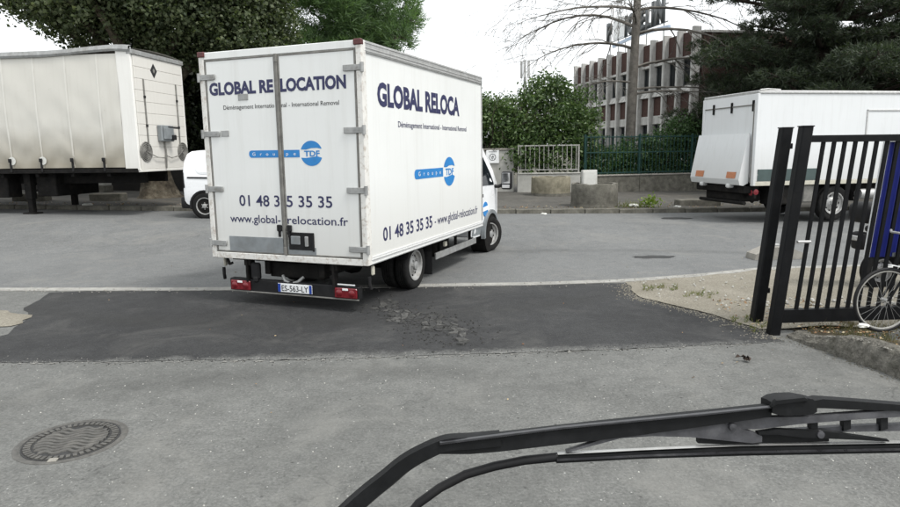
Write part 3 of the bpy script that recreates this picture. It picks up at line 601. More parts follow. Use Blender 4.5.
prt('01 48 3', M['navy'], -0.685, -0.06, 1.315, 0.145, ry, doors[0], 0.012)
prt('5 35 35', M['navy'], 0.045, 0.71, 1.315, 0.145, ry, doors[1], 0.012)
prt('www.global-', M['navy'], -0.85, -0.06, 1.10, 0.105, ry, doors[0], 0.008)
prt('relocation.fr', M['navy'], 0.045, 0.92, 1.10, 0.105, ry, doors[1], 0.008)
def groupe_logo(fn, fn2, xl, xr, xc, zc, rx, rz, parents):
    """rounded bar with spaced letters and a disc with a slanting white band"""
    hb = rz * 0.30; pb = []
    for k_ in range(7): a = math.pi / 2 + math.pi * k_ / 6; pb.append((xl + hb * 0.8 + hb * 0.8 * math.cos(a), zc + hb * math.sin(a)))
    cut = [None, 0]
    segs = [(xl, -0.024, parents[0]), (0.045, xr, parents[1])] if len(parents) == 2 else [(xl, xr, parents[0])]
    for i, (a, b, par) in enumerate(segs):
        pts = (pb if i == 0 else [(a, zc + hb), (a, zc - hb)]) + [(b, zc - hb), (b, zc + hb)]
        g = G(); g.v = [fn(u, v) for u, v in pts]; g.f = [tuple(range(len(pts)))]; g.obj('logo_bar', M['blueprint'], par, recalc=False)
    def band(z0f, z1f, up_):
        pts = []
        for k_ in range(25):
            a = math.pi * k_ / 24; pts.append((xc + rx * math.cos(a) * 1, zc + (rz * math.sin(a)) * (1 if up_ else -1)))
        return pts
    for up_ in (1, -1):
        pts = []
        a0 = 0.36
        for k_ in range(23):
            a = a0 + (math.pi - 2 * a0 + 0.02) * k_ / 22 - (0.12 if up_ > 0 else -0.12) * 0 
            pts.append((xc + rx * math.cos(a), zc + up_ * rz * math.sin(a)))
        # slant: cut line rises to the right
        e = [(xc - rx * 0.5, zc + up_ * rz * 0.33 + rz * -0.03), (xc, zc + up_ * rz * 0.36 + rz * 0.06), (xc + rx * 0.5, zc + up_ * rz * 0.33 + rz * 0.10)]
        poly_ = pts + e
        g = G(); g.v = [fn(u, v) for u, v in poly_]; g.f = [tuple(range(len(poly_)))]; g.obj('logo_disc', M['blueprint'], parents[-1], recalc=False)
    prt('TDF', M['blueprint'], xc - rx * 0.66, xc + rx * 0.74, zc - rz * 0.23, rz * 0.46, fn2, parents[-1], 0.03)
groupe_logo(ry, ry, -0.485, 0.275, 0.445, 1.972, 0.158, 0.152, doors)
ry2 = lambda u, v: (u, -0.0245, v); sx2 = lambda u, v: (HW - 0.0075, u, v)
prt('G r o u', M['whiteprint'], -0.43, -0.09, 1.952, 0.042, ry2, doors[0], 0.0, 1.6); prt('p e', M['whiteprint'], 0.08, 0.22, 1.952, 0.042, ry2, doors[1], 0.0, 1.6)
prt('GLOBAL RELOCA', M['navy'], 0.365, 3.17, 2.545, 0.275, sx_, cb, 0.045)
prt('Déménagement International - International Removal', M['navy'], 0.92, 3.49, 2.295, 0.078, sx_, cb, 0.008)
groupe_logo(sx_, sx_, 1.39, 2.44, 2.70, 1.66, 0.245, 0.225, [cb])
prt('G r o u p e', M['whiteprint'], 1.52, 2.34, 1.635, 0.062, sx2, cb, 0.0, 1.6)
prt('01 48 35 35 35', M['navy'], 0.41, 1.985, 0.865, 0.175, sx_, cb, 0.02)
prt('- www.global-relocation.fr', M['navy'], 2.08, 4.03, 0.88, 0.14, sx_, cb, 0.006)
# undercarriage
for s_ in (-1, 1):
    box('chassis_rail', M['chassis'], T, s_ * 0.42 - 0.04, s_ * 0.42 + 0.04, 0.12, 5.5, 0.40, 0.58)
    g = G(); g.cbox(s_ * 0.66 - 0.015, s_ * 0.66 + 0.015, 0.0, 0.10, 0.30, 0.60, 0.004); g.cbox(s_ * 0.66 - 0.05, s_ * 0.66 + 0.05, 0.02, 0.12, 0.52, 0.60, 0.004); g.obj('bumper_bracket', M['chassis'], T)
g = G()
for yy in (0.2, 1.0, 1.6, 2.4, 3.2, 4.0): g.cbox(-1.05, 1.05, yy, yy + 0.07, 0.555, 0.625, 0.005)
g.cbox(-0.42, 0.42, 0.18, 0.30, 0.36, 0.56, 0.01); g.obj('cross_members', M['chassis'], T)
g = G(); g.tube([(-0.95, 1.6, 0.345), (0.95, 1.6, 0.345)], 0.07, 10); g.lathe([(0.05, -0.17), (0.16, -0.1), (0.18, 0), (0.16, 0.1), (0.05, 0.17)], 14, (0, 1.6, 0.345), 'X'); g.obj('rear_axle', M['chassis'], T, smooth=40)
g = G(); g.cbox(-0.62, -0.48, 0.02, 0.09, 0.34, 0.56, 0.02); g.cbox(-0.58, -0.50, 0.0, 0.07, 0.30, 0.38, 0.02); g.obj('tow_bracket', M['blk'], T)
g = G(); g.tube([(-0.16, 0.1, 0.40), (-0.10, 0.06, 0.34), (0.0, 0.05, 0.31), (0.10, 0.06, 0.34), (0.16, 0.1, 0.40)], 0.02, 8); g.obj('tow_loop', M['steel'], T)
g = G(); g.bar((-0.98, 0.02, 0.60), (-0.93, 0.0, 0.53), 0.03, 0.03); g.bar((-0.93, 0.0, 0.53), (-0.88, 0.0, 0.55), 0.03, 0.03); g.obj('sill_hook', M['chassis'], T)
bp = box('rear_bumper', M['blk'], T, -0.975, 1.005, 0.03, 0.13, 0.165, 0.335, 0.012)
box('bumper_lip', M['seal'], bp, -0.975, 1.005, 0.020, 0.034, 0.16, 0.178, 0.004)
for s_, (a, b) in ((-1, (-0.945, -0.625)), (1, (0.665, 0.985))):
    lg = box('tail_light', M['red'], bp, a, b, 0.004, 0.032, 0.185, 0.315, 0.012)
    for q in (0.22, 0.78): G().lathe([(0.048, 0.006), (0.04, -0.003), (0.0005, -0.005)], 14, (a + (b - a) * q, 0, 0.25), 'Y').obj('lamp_ring', M['red'], lg, smooth=50)
    box('reversing_lens', M['whiteprint'], lg, a + 0.12, b - 0.12, -0.002, 0.006, 0.285, 0.312, 0.003)
box('white_reflector', M['whiteprint'], T, 0.70, 0.95, 0.028, 0.038, 0.345, 0.362, 0.002)
pl = box('number_plate', M['whiteprint'], T, -0.19, 0.33, 0.018, 0.028, 0.20, 0.315, 0.003)
box('plate_band', M['plate_blue'], pl, -0.187, -0.145, 0.0145, 0.0175, 0.203, 0.312, 0.001); box('plate_band', M['plate_blue'], pl, 0.288, 0.327, 0.0145, 0.0175, 0.203, 0.312, 0.001)
prt('ES-563-LY', M['blackprint'], -0.13, 0.275, 0.218, 0.078, lambda u, v: (u, 0.0155, v), pl, 0.01)
for s_ in (-1, 1):
    wheel(T, s_ * 0.97, 1.60, 0.345, 0.345, 0.19, s_)
    wheel(T, s_ * 0.75, 1.60, 0.345, 0.345, 0.19, s_)
    wheel(T, s_ * 0.93, 5.28, 0.345, 0.345, 0.20, s_, -R(24))
    g = G(); g.grid(lambda u, v: (s_ * (0.62 + 0.50 * v), 2.05 + 0.015 * math.sin(v * 6), 0.13 + 0.45 * u), 3, 3); g.grid(lambda u, v: (s_ * (0.62 + 0.50 * v), 2.055 + 0.015 * math.sin(v * 6), 0.13 + 0.45 * u), 3, 3); g.obj('mud_flap', M['blk'], T)
    arch = G()
    arch.grid(lambda u, v: (s_ * (0.64 + 0.48 * v), 1.60 + 0.43 * math.cos(math.pi * (0.12 + 0.76 * u)), 0.345 + 0.41 * math.sin(math.pi * (0.12 + 0.76 * u))), 10, 1); arch.obj('mudguard', M['blk'], T, smooth=60)
    sg = G(); sg.cbox(*sorted((s_ * 1.03, s_ * 1.06)), 2.36, 4.25, 0.30, 0.405, 0.006); sg.obj('side_guard', M['steel'], T)
    br = G(); 
    for yy in (2.6, 3.3, 4.0): br.cbox(*sorted((s_ * 0.99, s_ * 1.03)), yy, yy + 0.05, 0.30, 0.62, 0.004)
    br.obj('guard_bracket', M['chassis'], T)
    om = G().cbox(*sorted((s_ * 1.12, s_ * 1.155)), 0.13, 0.19, 0.47, 0.59, 0.012); om.obj('side_marker', M['cream'], T)
    om = G().cbox(*sorted((s_ * 1.06, s_ * 1.11)), 2.63, 2.71, 0.47, 0.55, 0.012); om.obj('side_marker', M['cream'], T)
    sp_ = G(); sp_.tube([(s_ * 1.12, 0.10, 0.46), (s_ * 1.12, 0.10, 0.36), (s_ * 1.13, 0.12, 0.30)], 0.022, 8); sp_.obj('marker_stalk', M['blk'], T)
G().cbox(0.50, 0.98, 2.55, 3.15, 0.30, 0.58, 0.05, 2).obj('fuel_tank', M['chassis'], T); G().cbox(-0.98, -0.5, 2.55, 3.4, 0.28, 0.58, 0.05, 2).obj('tool_box', M['chassis'], T)
g = G(); g.tube([(-0.05, 2.0, 0.42), (-0.05, 4.2, 0.42)], 0.06, 10); g.obj('prop_shaft', M['chassis'], T)
# cab: stations along y, each a rounded cross-section
cabp = [(4.36, 0.40, 2.30, 0.96), (4.50, 0.36, 2.36, 0.985), (4.85, 0.36, 2.36, 0.99), (5.05, 0.36, 2.28, 0.99), (5.30, 0.36, 2.02, 0.99), (5.60, 0.36, 1.66, 0.985), (5.80, 0.36, 1.42, 0.965), (5.95, 0.36, 1.27, 0.93), (6.06, 0.36, 1.10, 0.86), (6.12, 0.38, 0.90, 0.78), (6.14, 0.42, 0.72, 0.70)]
def cabsec(y, z0, z1, hw_):
    pts = []
    top = lambda z: hw_ * (1.0 - 0.17 * smst(1.25, 2.35, z)) * (1 - 0.05 * smst(0.75, 0.4, z))
    for z in [z0 + (z1 - 0.08 - z0) * i / 9 for i in range(10)]: pts.append((top(z), y, z))
    wt = top(z1)
    pts += [(wt - 0.03, y, z1 - 0.03), (wt - 0.09, y, z1), (wt * 0.5, y, z1 + 0.02), (0, y, z1 + 0.025)]
    return pts + [(-a, b, c) for a, b, c in reversed(pts[:-1])]
g = G(); secs = [cabsec(*c) for c in cabp]; m = len(secs[0])
for s_ in secs: g.v += s_
for i in range(len(secs) - 1):
    for k_ in range(m): g.f.append((i * m + k_, (i + 1) * m + k_, (i + 1) * m + (k_ + 1) % m, i * m + (k_ + 1) % m))
g.f += [tuple(range(m)), tuple(range((len(secs) - 1) * m, len(secs) * m))]
cabo = g.obj('cab', M['van'], T, smooth=40)
def flank(poly_, off, s_):
    wfn = lambda y, z: (s_ * (float(np.interp(y, [c[0] for c in cabp], [c[3] for c in cabp])) * (1.0 - 0.17 * smst(1.25, 2.35, z)) * (1 - 0.05 * smst(0.75, 0.4, z)) + off), y, z)
    return [wfn(a, b) for a, b in poly_]
def subdiv(poly_, n=4):
    out = []
    for a, b in zip(poly_, poly_[1:] + poly_[:1]):
        for i in range(n): out.append((a[0] + (b[0] - a[0]) * i / n, a[1] + (b[1] - a[1]) * i / n))
    return out
for s_ in (-1, 1):
    def skin(name, poly_, off, mat, par):
        g = G(); p_ = subdiv(poly_); g.v = flank(p_, off, s_) + flank(p_, -0.01, s_); k_ = len(p_)
        cy = sum(p[0] for p in p_) / k_; cz = sum(p[1] for p in p_) / k_; g.v += flank([(cy, cz)], off, s_)
        g.f = [(2 * k_, i, (i + 1) % k_) for i in range(k_)] + [(i, k_ + i, k_ + (i + 1) % k_, (i + 1) % k_) for i in range(k_)]
        return g.obj(name, mat, par)
    dr = skin('cab_door', [(4.52, 0.62), (4.52, 2.20), (4.98, 2.18), (5.55, 1.48), (5.60, 1.30), (5.50, 1.0), (4.95, 0.62)], 0.006, M['van'], T)
    skin('side_window', [(4.60, 1.32), (4.60, 2.10), (4.93, 2.08), (5.50, 1.36), (5.52, 1.30)], 0.010, M['glass'], dr)
    skin('door_handle', [(4.62, 1.10), (4.62, 1.16), (4.80, 1.16), (4.80, 1.10)], 0.03, M['blk'], dr)
    lgp = [(4.99 + 0.15 * math.cos(a * math.pi / 10), 0.86 + 0.14 * math.sin(a * math.pi / 10)) for a in range(20)]
    skin('door_logo', lgp, 0.008, M['blueprint'], dr); skin('logo_band', [(4.83, 0.82), (4.83, 0.90), (5.15, 0.92), (5.15, 0.84)], 0.011, M['whiteprint'], dr)
    skin('sill_trim', [(4.40, 0.40), (4.40, 0.60), (4.86, 0.60), (4.86, 0.40)], 0.012, M['greyplate'], T)
    a_ = G()
    for i in range(13):
        t = math.pi * (-0.06 + 1.10 * i / 12); c_, q_ = math.cos(t), math.sin(t)
        for rr_, xx in ((0.40, 0.96), (0.40, 1.035), (0.47, 1.035), (0.47, 0.96)): a_.v.append((s_ * xx, 5.28 + rr_ * c_, 0.36 + rr_ * q_))
    a_.f = [(i * 4 + k_, (i + 1) * 4 + k_, (i + 1) * 4 + (k_ + 1) % 4, i * 4 + (k_ + 1) % 4) for i in range(12) for k_ in range(4)]
    a_.obj('wheel_arch', M['greyplate'], T, smooth=30)
    wl = G(); wl.lathe([(0.405, s_ * 0.70), (0.405, s_ * 1.012), (0.0005, s_ * 1.0125)], 24, (0, 5.28, 0.36), 'X'); wl.obj('wheel_well', M['chassis'], T)
    mr = G(); mr.cbox(s_ * 1.22 - 0.11, s_ * 1.22 + 0.11, 5.60, 5.74, 1.20, 1.56, 0.045, 2); mo = mr.obj('wing_mirror', M['blk'], T, smooth=40)
    G().cbox(s_ * 1.22 - 0.085, s_ * 1.22 + 0.085, 5.592, 5.602, 1.32, 1.53, 0.004).obj('mirror_glass', M['mirror'], mo); G().cbox(s_ * 1.22 - 0.08, s_ * 1.22 + 0.08, 5.592, 5.602, 1.23, 1.30, 0.004).obj('mirror_glass', M['mirror'], mo)
    ar = G(); ar.tube([(s_ * 0.93, 5.55, 1.28), (s_ * 1.05, 5.62, 1.26), (s_ * 1.16, 5.66, 1.30)], 0.035, 8); ar.obj('mirror_arm', M['blk'], mo)
    hd = G(); hd.cbox(s_ * 0.72 - 0.12, s_ * 0.72 + 0.12, 6.02, 6.135, 0.82, 1.02, 0.04, 2); hd.obj('headlight', M['alu'], T, smooth=40)
G().grid(lambda u, v: ((v - 0.5) * 2 * (0.80 - 0.02 * u + 0.0) * 0.98, 5.085 + 0.66 * (1 - u), 1.50 + 0.775 * u + 0.022), 6, 6).obj('windscreen', M['glass'], T)
G().cbox(-0.84, 0.84, 6.06, 6.20, 0.34, 0.60, 0.05, 2).obj('front_bumper', M['blk'], T, smooth=40)

# ------------------------------------------------------------------ curtain-sided semi-trailer, left
TL = thing('curtain_trailer', 'grimy off-white curtain-sided semi-trailer standing on landing legs, front bulkhead to the right', 'trailer', (-8.12, 17.0, 0.365), R(-7.5))
TLen, TW = 13.4, 2.42
CZ0, CZ1 = 1.28, 4.18
r_ = random.Random(5)
def curt(u, v):
    x = -0.385 - (TLen - 0.6) * u; z = CZ0 + 0.02 + (CZ1 - CZ0) * v
    bow = math.sin(math.pi * v) * 0.035; ph = (x / 0.9) * 2 * math.pi
    wr = 0.004 * math.cos(ph) * math.sin(math.pi * v) + 0.005 * math.sin(x * 5.3 + z * 2.2) * math.sin(z * 3.1 + x) + 0.006 * math.exp(-((x + 2.2 + (z - 2.0) * 0.9) / 0.10) ** 2) * (1 - v) + 0.009 * math.sin(9 * z + 2.6 * math.sin(x * 3.4)) * (1 - v) ** 2 + 0.008 * math.sin(x * 14 + 5 * math.sin(z * 2)) * (1 - v) ** 3
    return (x, -bow - wr * 1.3 - 0.005, z)
cu = G().grid(curt, 220, 24).obj('side_curtain', M['curtain'], TL, smooth=70, recalc=False)
G().grid(lambda u, v: (-0.42 - (TLen - 0.6) * u, TW + 0.02 * math.sin(math.pi * v), CZ0 + (CZ1 - CZ0) * v), 40, 6).obj('side_curtain', M['curtain'], TL, smooth=70)
for i in range(14):
    x = -0.98 - 0.91 * i; gg = G()
    for j in range(8):
        v0, v1 = j / 8, (j + 1) / 8
        a = curt((-0.42 - x) / (TLen - 0.6), v0); b = curt((-0.42 - x) / (TLen - 0.6), v1)
        gg.add([(a[0] - 0.025, a[1] - 0.006, a[2]), (a[0] + 0.025, a[1] - 0.006, a[2]), (b[0] + 0.025, b[1] - 0.006, b[2]), (b[0] - 0.025, b[1] - 0.006, b[2])], [(0, 1, 2, 3)])
    st = gg.obj('strap', M['strap'], cu)
    gb = G(); gb.cbox(x - 0.028, x + 0.028, -0.062, -0.03, 1.20, 1.52, 0.008); gb.cbox(x - 0.045, x + 0.045, -0.085, -0.045, 1.46, 1.56, 0.012); gb.obj('buckle', M['blk'], TL)
    if i in (2, 3): G().lathe([(0.11, -0.046), (0.0005, -0.047)], 18, (x + 0.05, 0, 1.50), 'Y').obj('patch_disc', M['paper'], cu)
# roof rail, lifted and bent near the front corner
g = G()
def rz_(x): return 4.22 + 0.09 * smst(-2.6, -0.35, x) - 0.03 * smst(-0.35, 0.0, x)
xs_ = [-TLen + (TLen) * i / 60 for i in range(61)]
for x in xs_:
    z = rz_(x); 
    for y_, dz in ((-0.05, -0.055), (-0.075, 0.0), (-0.05, 0.09), (0.10, 0.13)): g.v.append((x, y_, z + dz))
g.f = [(i * 4 + k_, (i + 1) * 4 + k_, (i + 1) * 4 + k_ + 1, i * 4 + k_ + 1) for i in range(60) for k_ in range(3)]
g.obj('roof_rail', M['steel'], TL, smooth=30)
G().grid(lambda u, v: (-TLen * u, 0.08 + (TW - 0.08) * v, 4.33 + 0.06 * math.sin(math.pi * v) - 0.02 * math.sin(20 * u) * math.sin(3 * v)), 40, 6).obj('roof_tarp', M['curtain'], TL, smooth=60)
box('corner_pillar', M['bulk'], TL, -0.40, 0.0, -0.02, 0.06, 1.22, 4.30, 0.01)
box('corner_pillar', M['bulk'], TL, -0.40, 0.0, TW - 0.05, TW + 0.02, 1.22, 4.22, 0.01)
box('side_rail', M['chassis'], TL, -TLen, -0.05, -0.03, 0.10, 1.16, 1.27, 0.01)
box('side_rail', M['chassis'], TL, -TLen, -0.05, TW - 0.10, TW + 0.03, 1.16, 1.27, 0.01)
nb = 10; hb_ = (4.18 - 1.24) / nb
plk = G().cbox(-0.05, 0.02, 0.07, TW - 0.06, 0.0015, hb_ - 0.0015, 0.010).mesh('bulkhead_panel', M['bulk'])
for i in range(nb): link('bulkhead_panel', plk, TL, (0, 0, 1.24 + hb_ * i))
box('bulkhead_core', M['bulk'], TL, -0.10, -0.02, 0.065, TW - 0.055, 1.24, 4.18)
g = G(); g.cbox(-0.10, 0.05, -0.03, TW + 0.03, 4.18, 4.30, 0.01); g.obj('front_header', M['steel'], TL)
box('front_sill', M['bulk'], TL, -0.06, 0.03, 0.0, TW, 1.17, 1.24)
for yy in (0.42, 1.98):
    g = G(); g.cbox(0.02, 0.05, yy - 0.02, yy + 0.02, 1.75, 3.6, 0.004); g.obj('bulkhead_rail', M['seal'], TL)
    for zz in (2.35, 3.1): G().cbox(0.02, 0.06, yy - 0.035, yy + 0.035, zz, zz + 0.07, 0.01).obj('rail_clip', M['blk'], TL)
for yy in (0.30, 2.10):
    g = G()
    for k_ in range(5): g.lathe([(0.27 - 0.05 * k_, 0.022), (0.262 - 0.05 * k_, 0.045), (0.245 - 0.05 * k_, 0.045), (0.235 - 0.05 * k_, 0.022)], 24, (0, yy, 1.70), 'X')
    g.obj('round_vent', M['seal'], TL, smooth=30)
g = G(); g.cbox(0.02, 0.16, 0.88, 1.50, 1.98, 2.42, 0.02); g.cbox(0.16, 0.20, 0.95, 1.42, 2.04, 2.36, 0.01); jb = g.obj('connector_box', M['greyplate'], TL)
G().cbox(0.16, 0.26, 1.30, 1.46, 2.02, 2.16, 0.02).obj('connector', M['blk'], jb); G().cbox(0.10, 0.20, 1.2, 1.75, 2.34, 2.39, 0.01).obj('box_arm', M['blk'], jb)
g = G(); g.tube([(0.06, 1.16, 1.98), (0.07, 1.17, 1.6), (0.05, 1.16, 1.24)], 0.022, 8); g.tube([(0.05, 0.30, 1.70), (0.09, 0.7, 1.55), (0.09, 1.1, 1.52), (0.05, 1.17, 1.6)], 0.012, 6); g.tube([(0.05, 2.10, 1.75), (0.09, 1.8, 1.60), (0.09, 1.4, 1.52), (0.05, 1.17, 1.6)], 0.012, 6); g.obj('cables', M['seal'], TL)
dm = G(); dm.prism([(-0.15, 0), (0, -0.19), (0.15, 0), (0, 0.19)], lambda a, b, c: (c, 0.95 + a, 3.86 + b), 0.021, 0.03); dmo = dm.obj('diamond_plate', M['blackprint'], TL)
G().prism([(-0.06, 0), (0, -0.07), (0.06, 0), (0, 0.07)], lambda a, b, c: (c, 0.95 + a, 3.86 + b), 0.03, 0.033).obj('plate_mark', M['seal'], dmo)
for yy in (0.72, 1.70): box('chassis_beam', M['chassis'], TL, -TLen + 0.2, -0.3, yy - 0.07, yy + 0.07, 0.86, 1.18)
g = G()
for i in range(12): g.cbox(-1.0 - i * 1.05, -0.9 - i * 1.05, 0.05, TW - 0.05, 1.06, 1.17, 0.01)
g.obj('cross_members', M['chassis'], TL)
for yy in (0.36, 2.05):
    g = G(); g.cbox(-3.66, -3.46, yy - 0.10, yy + 0.10, 0.45, 1.18, 0.01); g.cbox(-3.63, -3.49, yy - 0.075, yy + 0.075, 0.08, 0.5, 0.008); g.cbox(-3.75, -3.37, yy - 0.16, yy + 0.16, 0.02, 0.08, 0.01); g.obj('landing_leg', M['chassis'], TL)
g = G(); g.tube([(-3.56, 0.4, 0.85), (-3.56, 2.0, 0.85)], 0.03, 8); g.bar((-3.56, 0.4, 0.6), (-3.0, 0.7, 1.0), 0.05, 0.05); g.bar((-3.56, 2.0, 0.6), (-3.0, 1.7, 1.0), 0.05, 0.05); g.obj('leg_brace', M['chassis'], TL)
box('pallet_locker', M['chassis'], TL, -3.35, -2.75, 0.35, 2.1, 0.52, 1.16, 0.02); box('pallet_locker', M['chassis'], TL, -6.6, -4.1, 0.20, 0.7, 0.50, 1.12, 0.02)
for xx in (-9.3, -10.6, -11.9):
    g = G(); g.tube([(xx, 0.3, 0.5), (xx, 2.1, 0.5)], 0.08, 8); g.obj('axle', M['chassis'], TL)
    wheel(TL, xx, 0.28, 0.50, 0.50, 0.36, -1, axis='Y'); wheel(TL, xx, 2.14, 0.50, 0.50, 0.36, 1, axis='Y')
box('rear_frame', M['steel'], TL, -TLen - 0.05, -TLen + 0.12, 0.0, TW, 1.16, 4.3, 0.01); box('under_run_bar', M['steel'], TL, -TLen, -TLen + 0.1, 0.1, 2.3, 0.45, 0.58)

# ------------------------------------------------------------------ small white panel van at the far kerb
V = thing('panel_van', 'small white panel van with black rear bumper parked behind the removal truck', 'van', (-6.36, 16.66, gz(-6.36, 17.3)), R(-3))
# x forward (to the right), y away from camera, z up; rear wheel centre at x=0
vst = [(-0.565, 0.48, 0.98, 0.76), (-0.56, 0.40, 1.12, 0.82), (-0.535, 0.34, 1.36, 0.86), (-0.50, 0.30, 1.56, 0.87), (-0.44, 0.30, 1.68, 0.875), (-0.33, 0.28, 1.735, 0.88), (0.4, 0.27, 1.775, 0.88), (1.3, 0.27, 1.78, 0.88), (1.75, 0.27, 1.74, 0.88), (2.1, 0.27, 1.54, 0.875), (2.5, 0.27, 1.20, 0.87), (2.75, 0.27, 1.06, 0.86), (3.2, 0.30, 0.92, 0.82), (3.38, 0.36, 0.78, 0.74), (3.44, 0.42, 0.64, 0.62)]
def vsec(x, z0, z1, hw_):
    pts = []; wf = lambda z: hw_ * (1 - 0.13 * smst(0.95, 1.78, z) - 0.05 * smst(0.6, 0.3, z))
    for i in range(10):
        z = z0 + (z1 - 0.07 - z0) * i / 9; pts.append((x, -wf(z), z))
    wt = wf(z1); pts += [(x, -wt + 0.02, z1 - 0.03), (x, -wt + 0.09, z1), (x, -wt * 0.4, z1 + 0.02)]
    return [(a, b + 0.88, c) for a, b, c in pts] + [(a, -b + 0.88, c) for a, b, c in reversed(pts)]
g = G(); secs = [vsec(*c) for c in vst]; m = len(secs[0])
for s_ in secs: g.v += s_
for i in range(len(secs) - 1):
    for k_ in range(m): g.f.append((i * m + k_, (i + 1) * m + k_, (i + 1) * m + (k_ + 1) % m, i * m + (k_ + 1) % m))
g.f += [tuple(range(m)), tuple(range((len(secs) - 1) * m, len(secs) * m))]
g.obj('body', M['van'], V, smooth=45)
def vside(pts, off):
    hwf = lambda x: float(np.interp(x, [c[0] for c in vst], [c[3] for c in vst]))
    return [(x, 0.88 - (hwf(x) * (1 - 0.13 * smst(0.95, 1.78, z) - 0.05 * smst(0.6, 0.3, z)) + off), z) for x, z in pts]
def vskin(name, poly_, off, mat, par=V, n=4):
    p_ = subdiv(poly_, n); k_ = len(p_); g = G(); c = (sum(p[0] for p in p_) / k_, sum(p[1] for p in p_) / k_)
    g.v = vside(p_, off) + vside(p_, -0.02) + vside([c], off); g.f = [(2 * k_, i, (i + 1) % k_) for i in range(k_)] + [(i, k_ + i, k_ + (i + 1) % k_, (i + 1) % k_) for i in range(k_)]
    return g.obj(name, mat, par)
def rrect(x0, x1, z0, z1, r_, n=5):
    out = []
    for cx, cz, a0 in ((x1 - r_, z1 - r_, 0), (x0 + r_, z1 - r_, 90), (x0 + r_, z0 + r_, 180), (x1 - r_, z0 + r_, 270)):
        for i in range(n + 1): a = R(a0 + 90 * i / n); out.append((cx + r_ * math.cos(a), cz + r_ * math.sin(a)))
    return out
vskin('blank_window_panel', rrect(-0.20, 0.75, 1.16, 1.62, 0.16), 0.012, M['van'], n=1)
vskin('blank_window_panel', rrect(-0.17, 0.72, 1.19, 1.59, 0.14), 0.018, M['van'], n=1)
vskin('slide_rail', [(-0.42, 1.045), (-0.42, 1.085), (0.95, 1.05), (0.95, 1.01)], 0.014, M['blk'])
vskin('door_panel', rrect(0.85, 1.65, 0.42, 1.65, 0.08), 0.008, M['van'], n=1)
vskin('side_window', [(1.70, 1.10), (1.70, 1.62), (1.95, 1.55), (2.35, 1.12)], 0.01, M['glass'])
vskin('tail_light', [(-0.575, 0.80), (-0.575, 1.18), (-0.53, 1.20), (-0.50, 0.80)], 0.014, M['blk'])
g = G(); g.cbox(-0.66, -0.36, 0.04, 1.72, 0.26, 0.56, 0.05, 2); g.obj('rear_bumper', M['blk'], V, smooth=40)
g = G(); g.cbox(3.2, 3.5, 0.12, 1.64, 0.24, 0.52, 0.06, 2); g.obj('front_bumper', M['blk'], V, smooth=40)
for xx in (0.0, 2.62):
    a_ = G()
    for i in range(15):
        t = math.pi * (-0.08 + 1.16 * i / 14)
        for rr_, yy in ((0.355, 0.10), (0.355, -0.018), (0.40, -0.018), (0.40, 0.10)): a_.v.append((xx + rr_ * math.cos(t), yy, 0.34 + rr_ * math.sin(t)))
    a_.f = [(i * 4 + k_, (i + 1) * 4 + k_, (i + 1) * 4 + (k_ + 1) % 4, i * 4 + (k_ + 1) % 4) for i in range(14) for k_ in range(4)]
    a_.obj('wheel_arch', M['blk'], V, smooth=30)
    G().lathe([(0.36, 0.05), (0.36, -0.006), (0.0005, -0.0065)], 24, (xx, 0, 0.34), 'Y').obj('wheel_well', M['chassis'], V)
    wheel(V, xx, 0.065, 0.325, 0.325, 0.20, -1, style='van', axis='Y', rr=0.66); wheel(V, xx, 1.66, 0.325, 0.325, 0.20, 1, style='van', axis='Y', rr=0.66)
g = G(); g.grid(lambda u, v: (2.09 + 0.42 * u + 0.012, 0.88 + (v - 0.5) * 1.5, 1.56 - 0.35 * u + 0.02), 4, 4); g.obj('windscreen', M['glass'], V)

# ------------------------------------------------------------------ white box lorry with tail lift, right
L_ = thing('tail_lift_lorry', 'white box lorry with folded tail lift parked at the far kerb behind the gate', 'lorry', (7.40, 15.62, 0.10), R(11))
LW, LL, Z0, Z1 = 2.25, 6.6, 0.93, 3.18
box('cargo_box', M['rtw'], L_, 0.02, LL, 0.01, LW, Z0 + 0.09, Z1 - 0.03, 0.02)
g = G(); g.cbox(0.0, LL + 0.02, -0.015, 0.10, Z1 - 0.06, Z1 + 0.02, 0.02)
for i in range(40): g.lathe([(0.010, -0.017), (0.0004, -0.022)], 6, (0.12 + 0.16 * i, 0, Z1 - 0.045), 'Y')
g.obj('roof_rail', M['alu'], L_)
g = G(); g.cbox(0.0, 0.06, -0.005, LW + 0.01, Z1 - 0.06, Z1 + 0.025, 0.015); g.tube([(0.03, 0.0, Z1 + 0.03), (0.25, 0.02, Z1 + 0.05), (0.6, 0.03, Z1 + 0.035)], 0.02, 6); g.obj('rear_header', M['alu'], L_)
box('bottom_rail', M['cream'], L_, 0.01, LL, -0.006, 0.10, Z0, Z0 + 0.10)
box('colour_band', M['greenband'], L_, 0.10, 1.75, -0.004, 0.02, Z0 + 0.115, Z0 + 0.40, 0.002)
g = G(); g.cbox(-0.02, 0.05, -0.012, 0.10, Z0, Z1 - 0.05, 0.01)
for i in range(14): g.lathe([(0.010, -0.013), (0.0004, -0.019)], 6, (0.09, 0, 1.2 + 0.14 * i), 'Y')
g.obj('corner_post', M['rtw'], L_); box('corner_post', M['rtw'], L_, -0.02, 0.05, LW - 0.09, LW + 0.012, Z0, Z1 - 0.05)
box('rear_shutter', M['rtw'], L_, -0.005, 0.03, 0.10, LW - 0.09, Z0 + 0.2, Z1 - 0.05, 0.004)
dd = G(); dd.cbox(3.05, 3.09, -0.006, 0.02, 1.35, 2.75, 0.004); dd.cbox(3.05, 4.2, -0.006, 0.02, 2.71, 2.75, 0.004); dd.cbox(4.16, 4.2, -0.006, 0.02, 1.35, 2.75, 0.004); dd.obj('side_door_frame', M['alu'], L_)
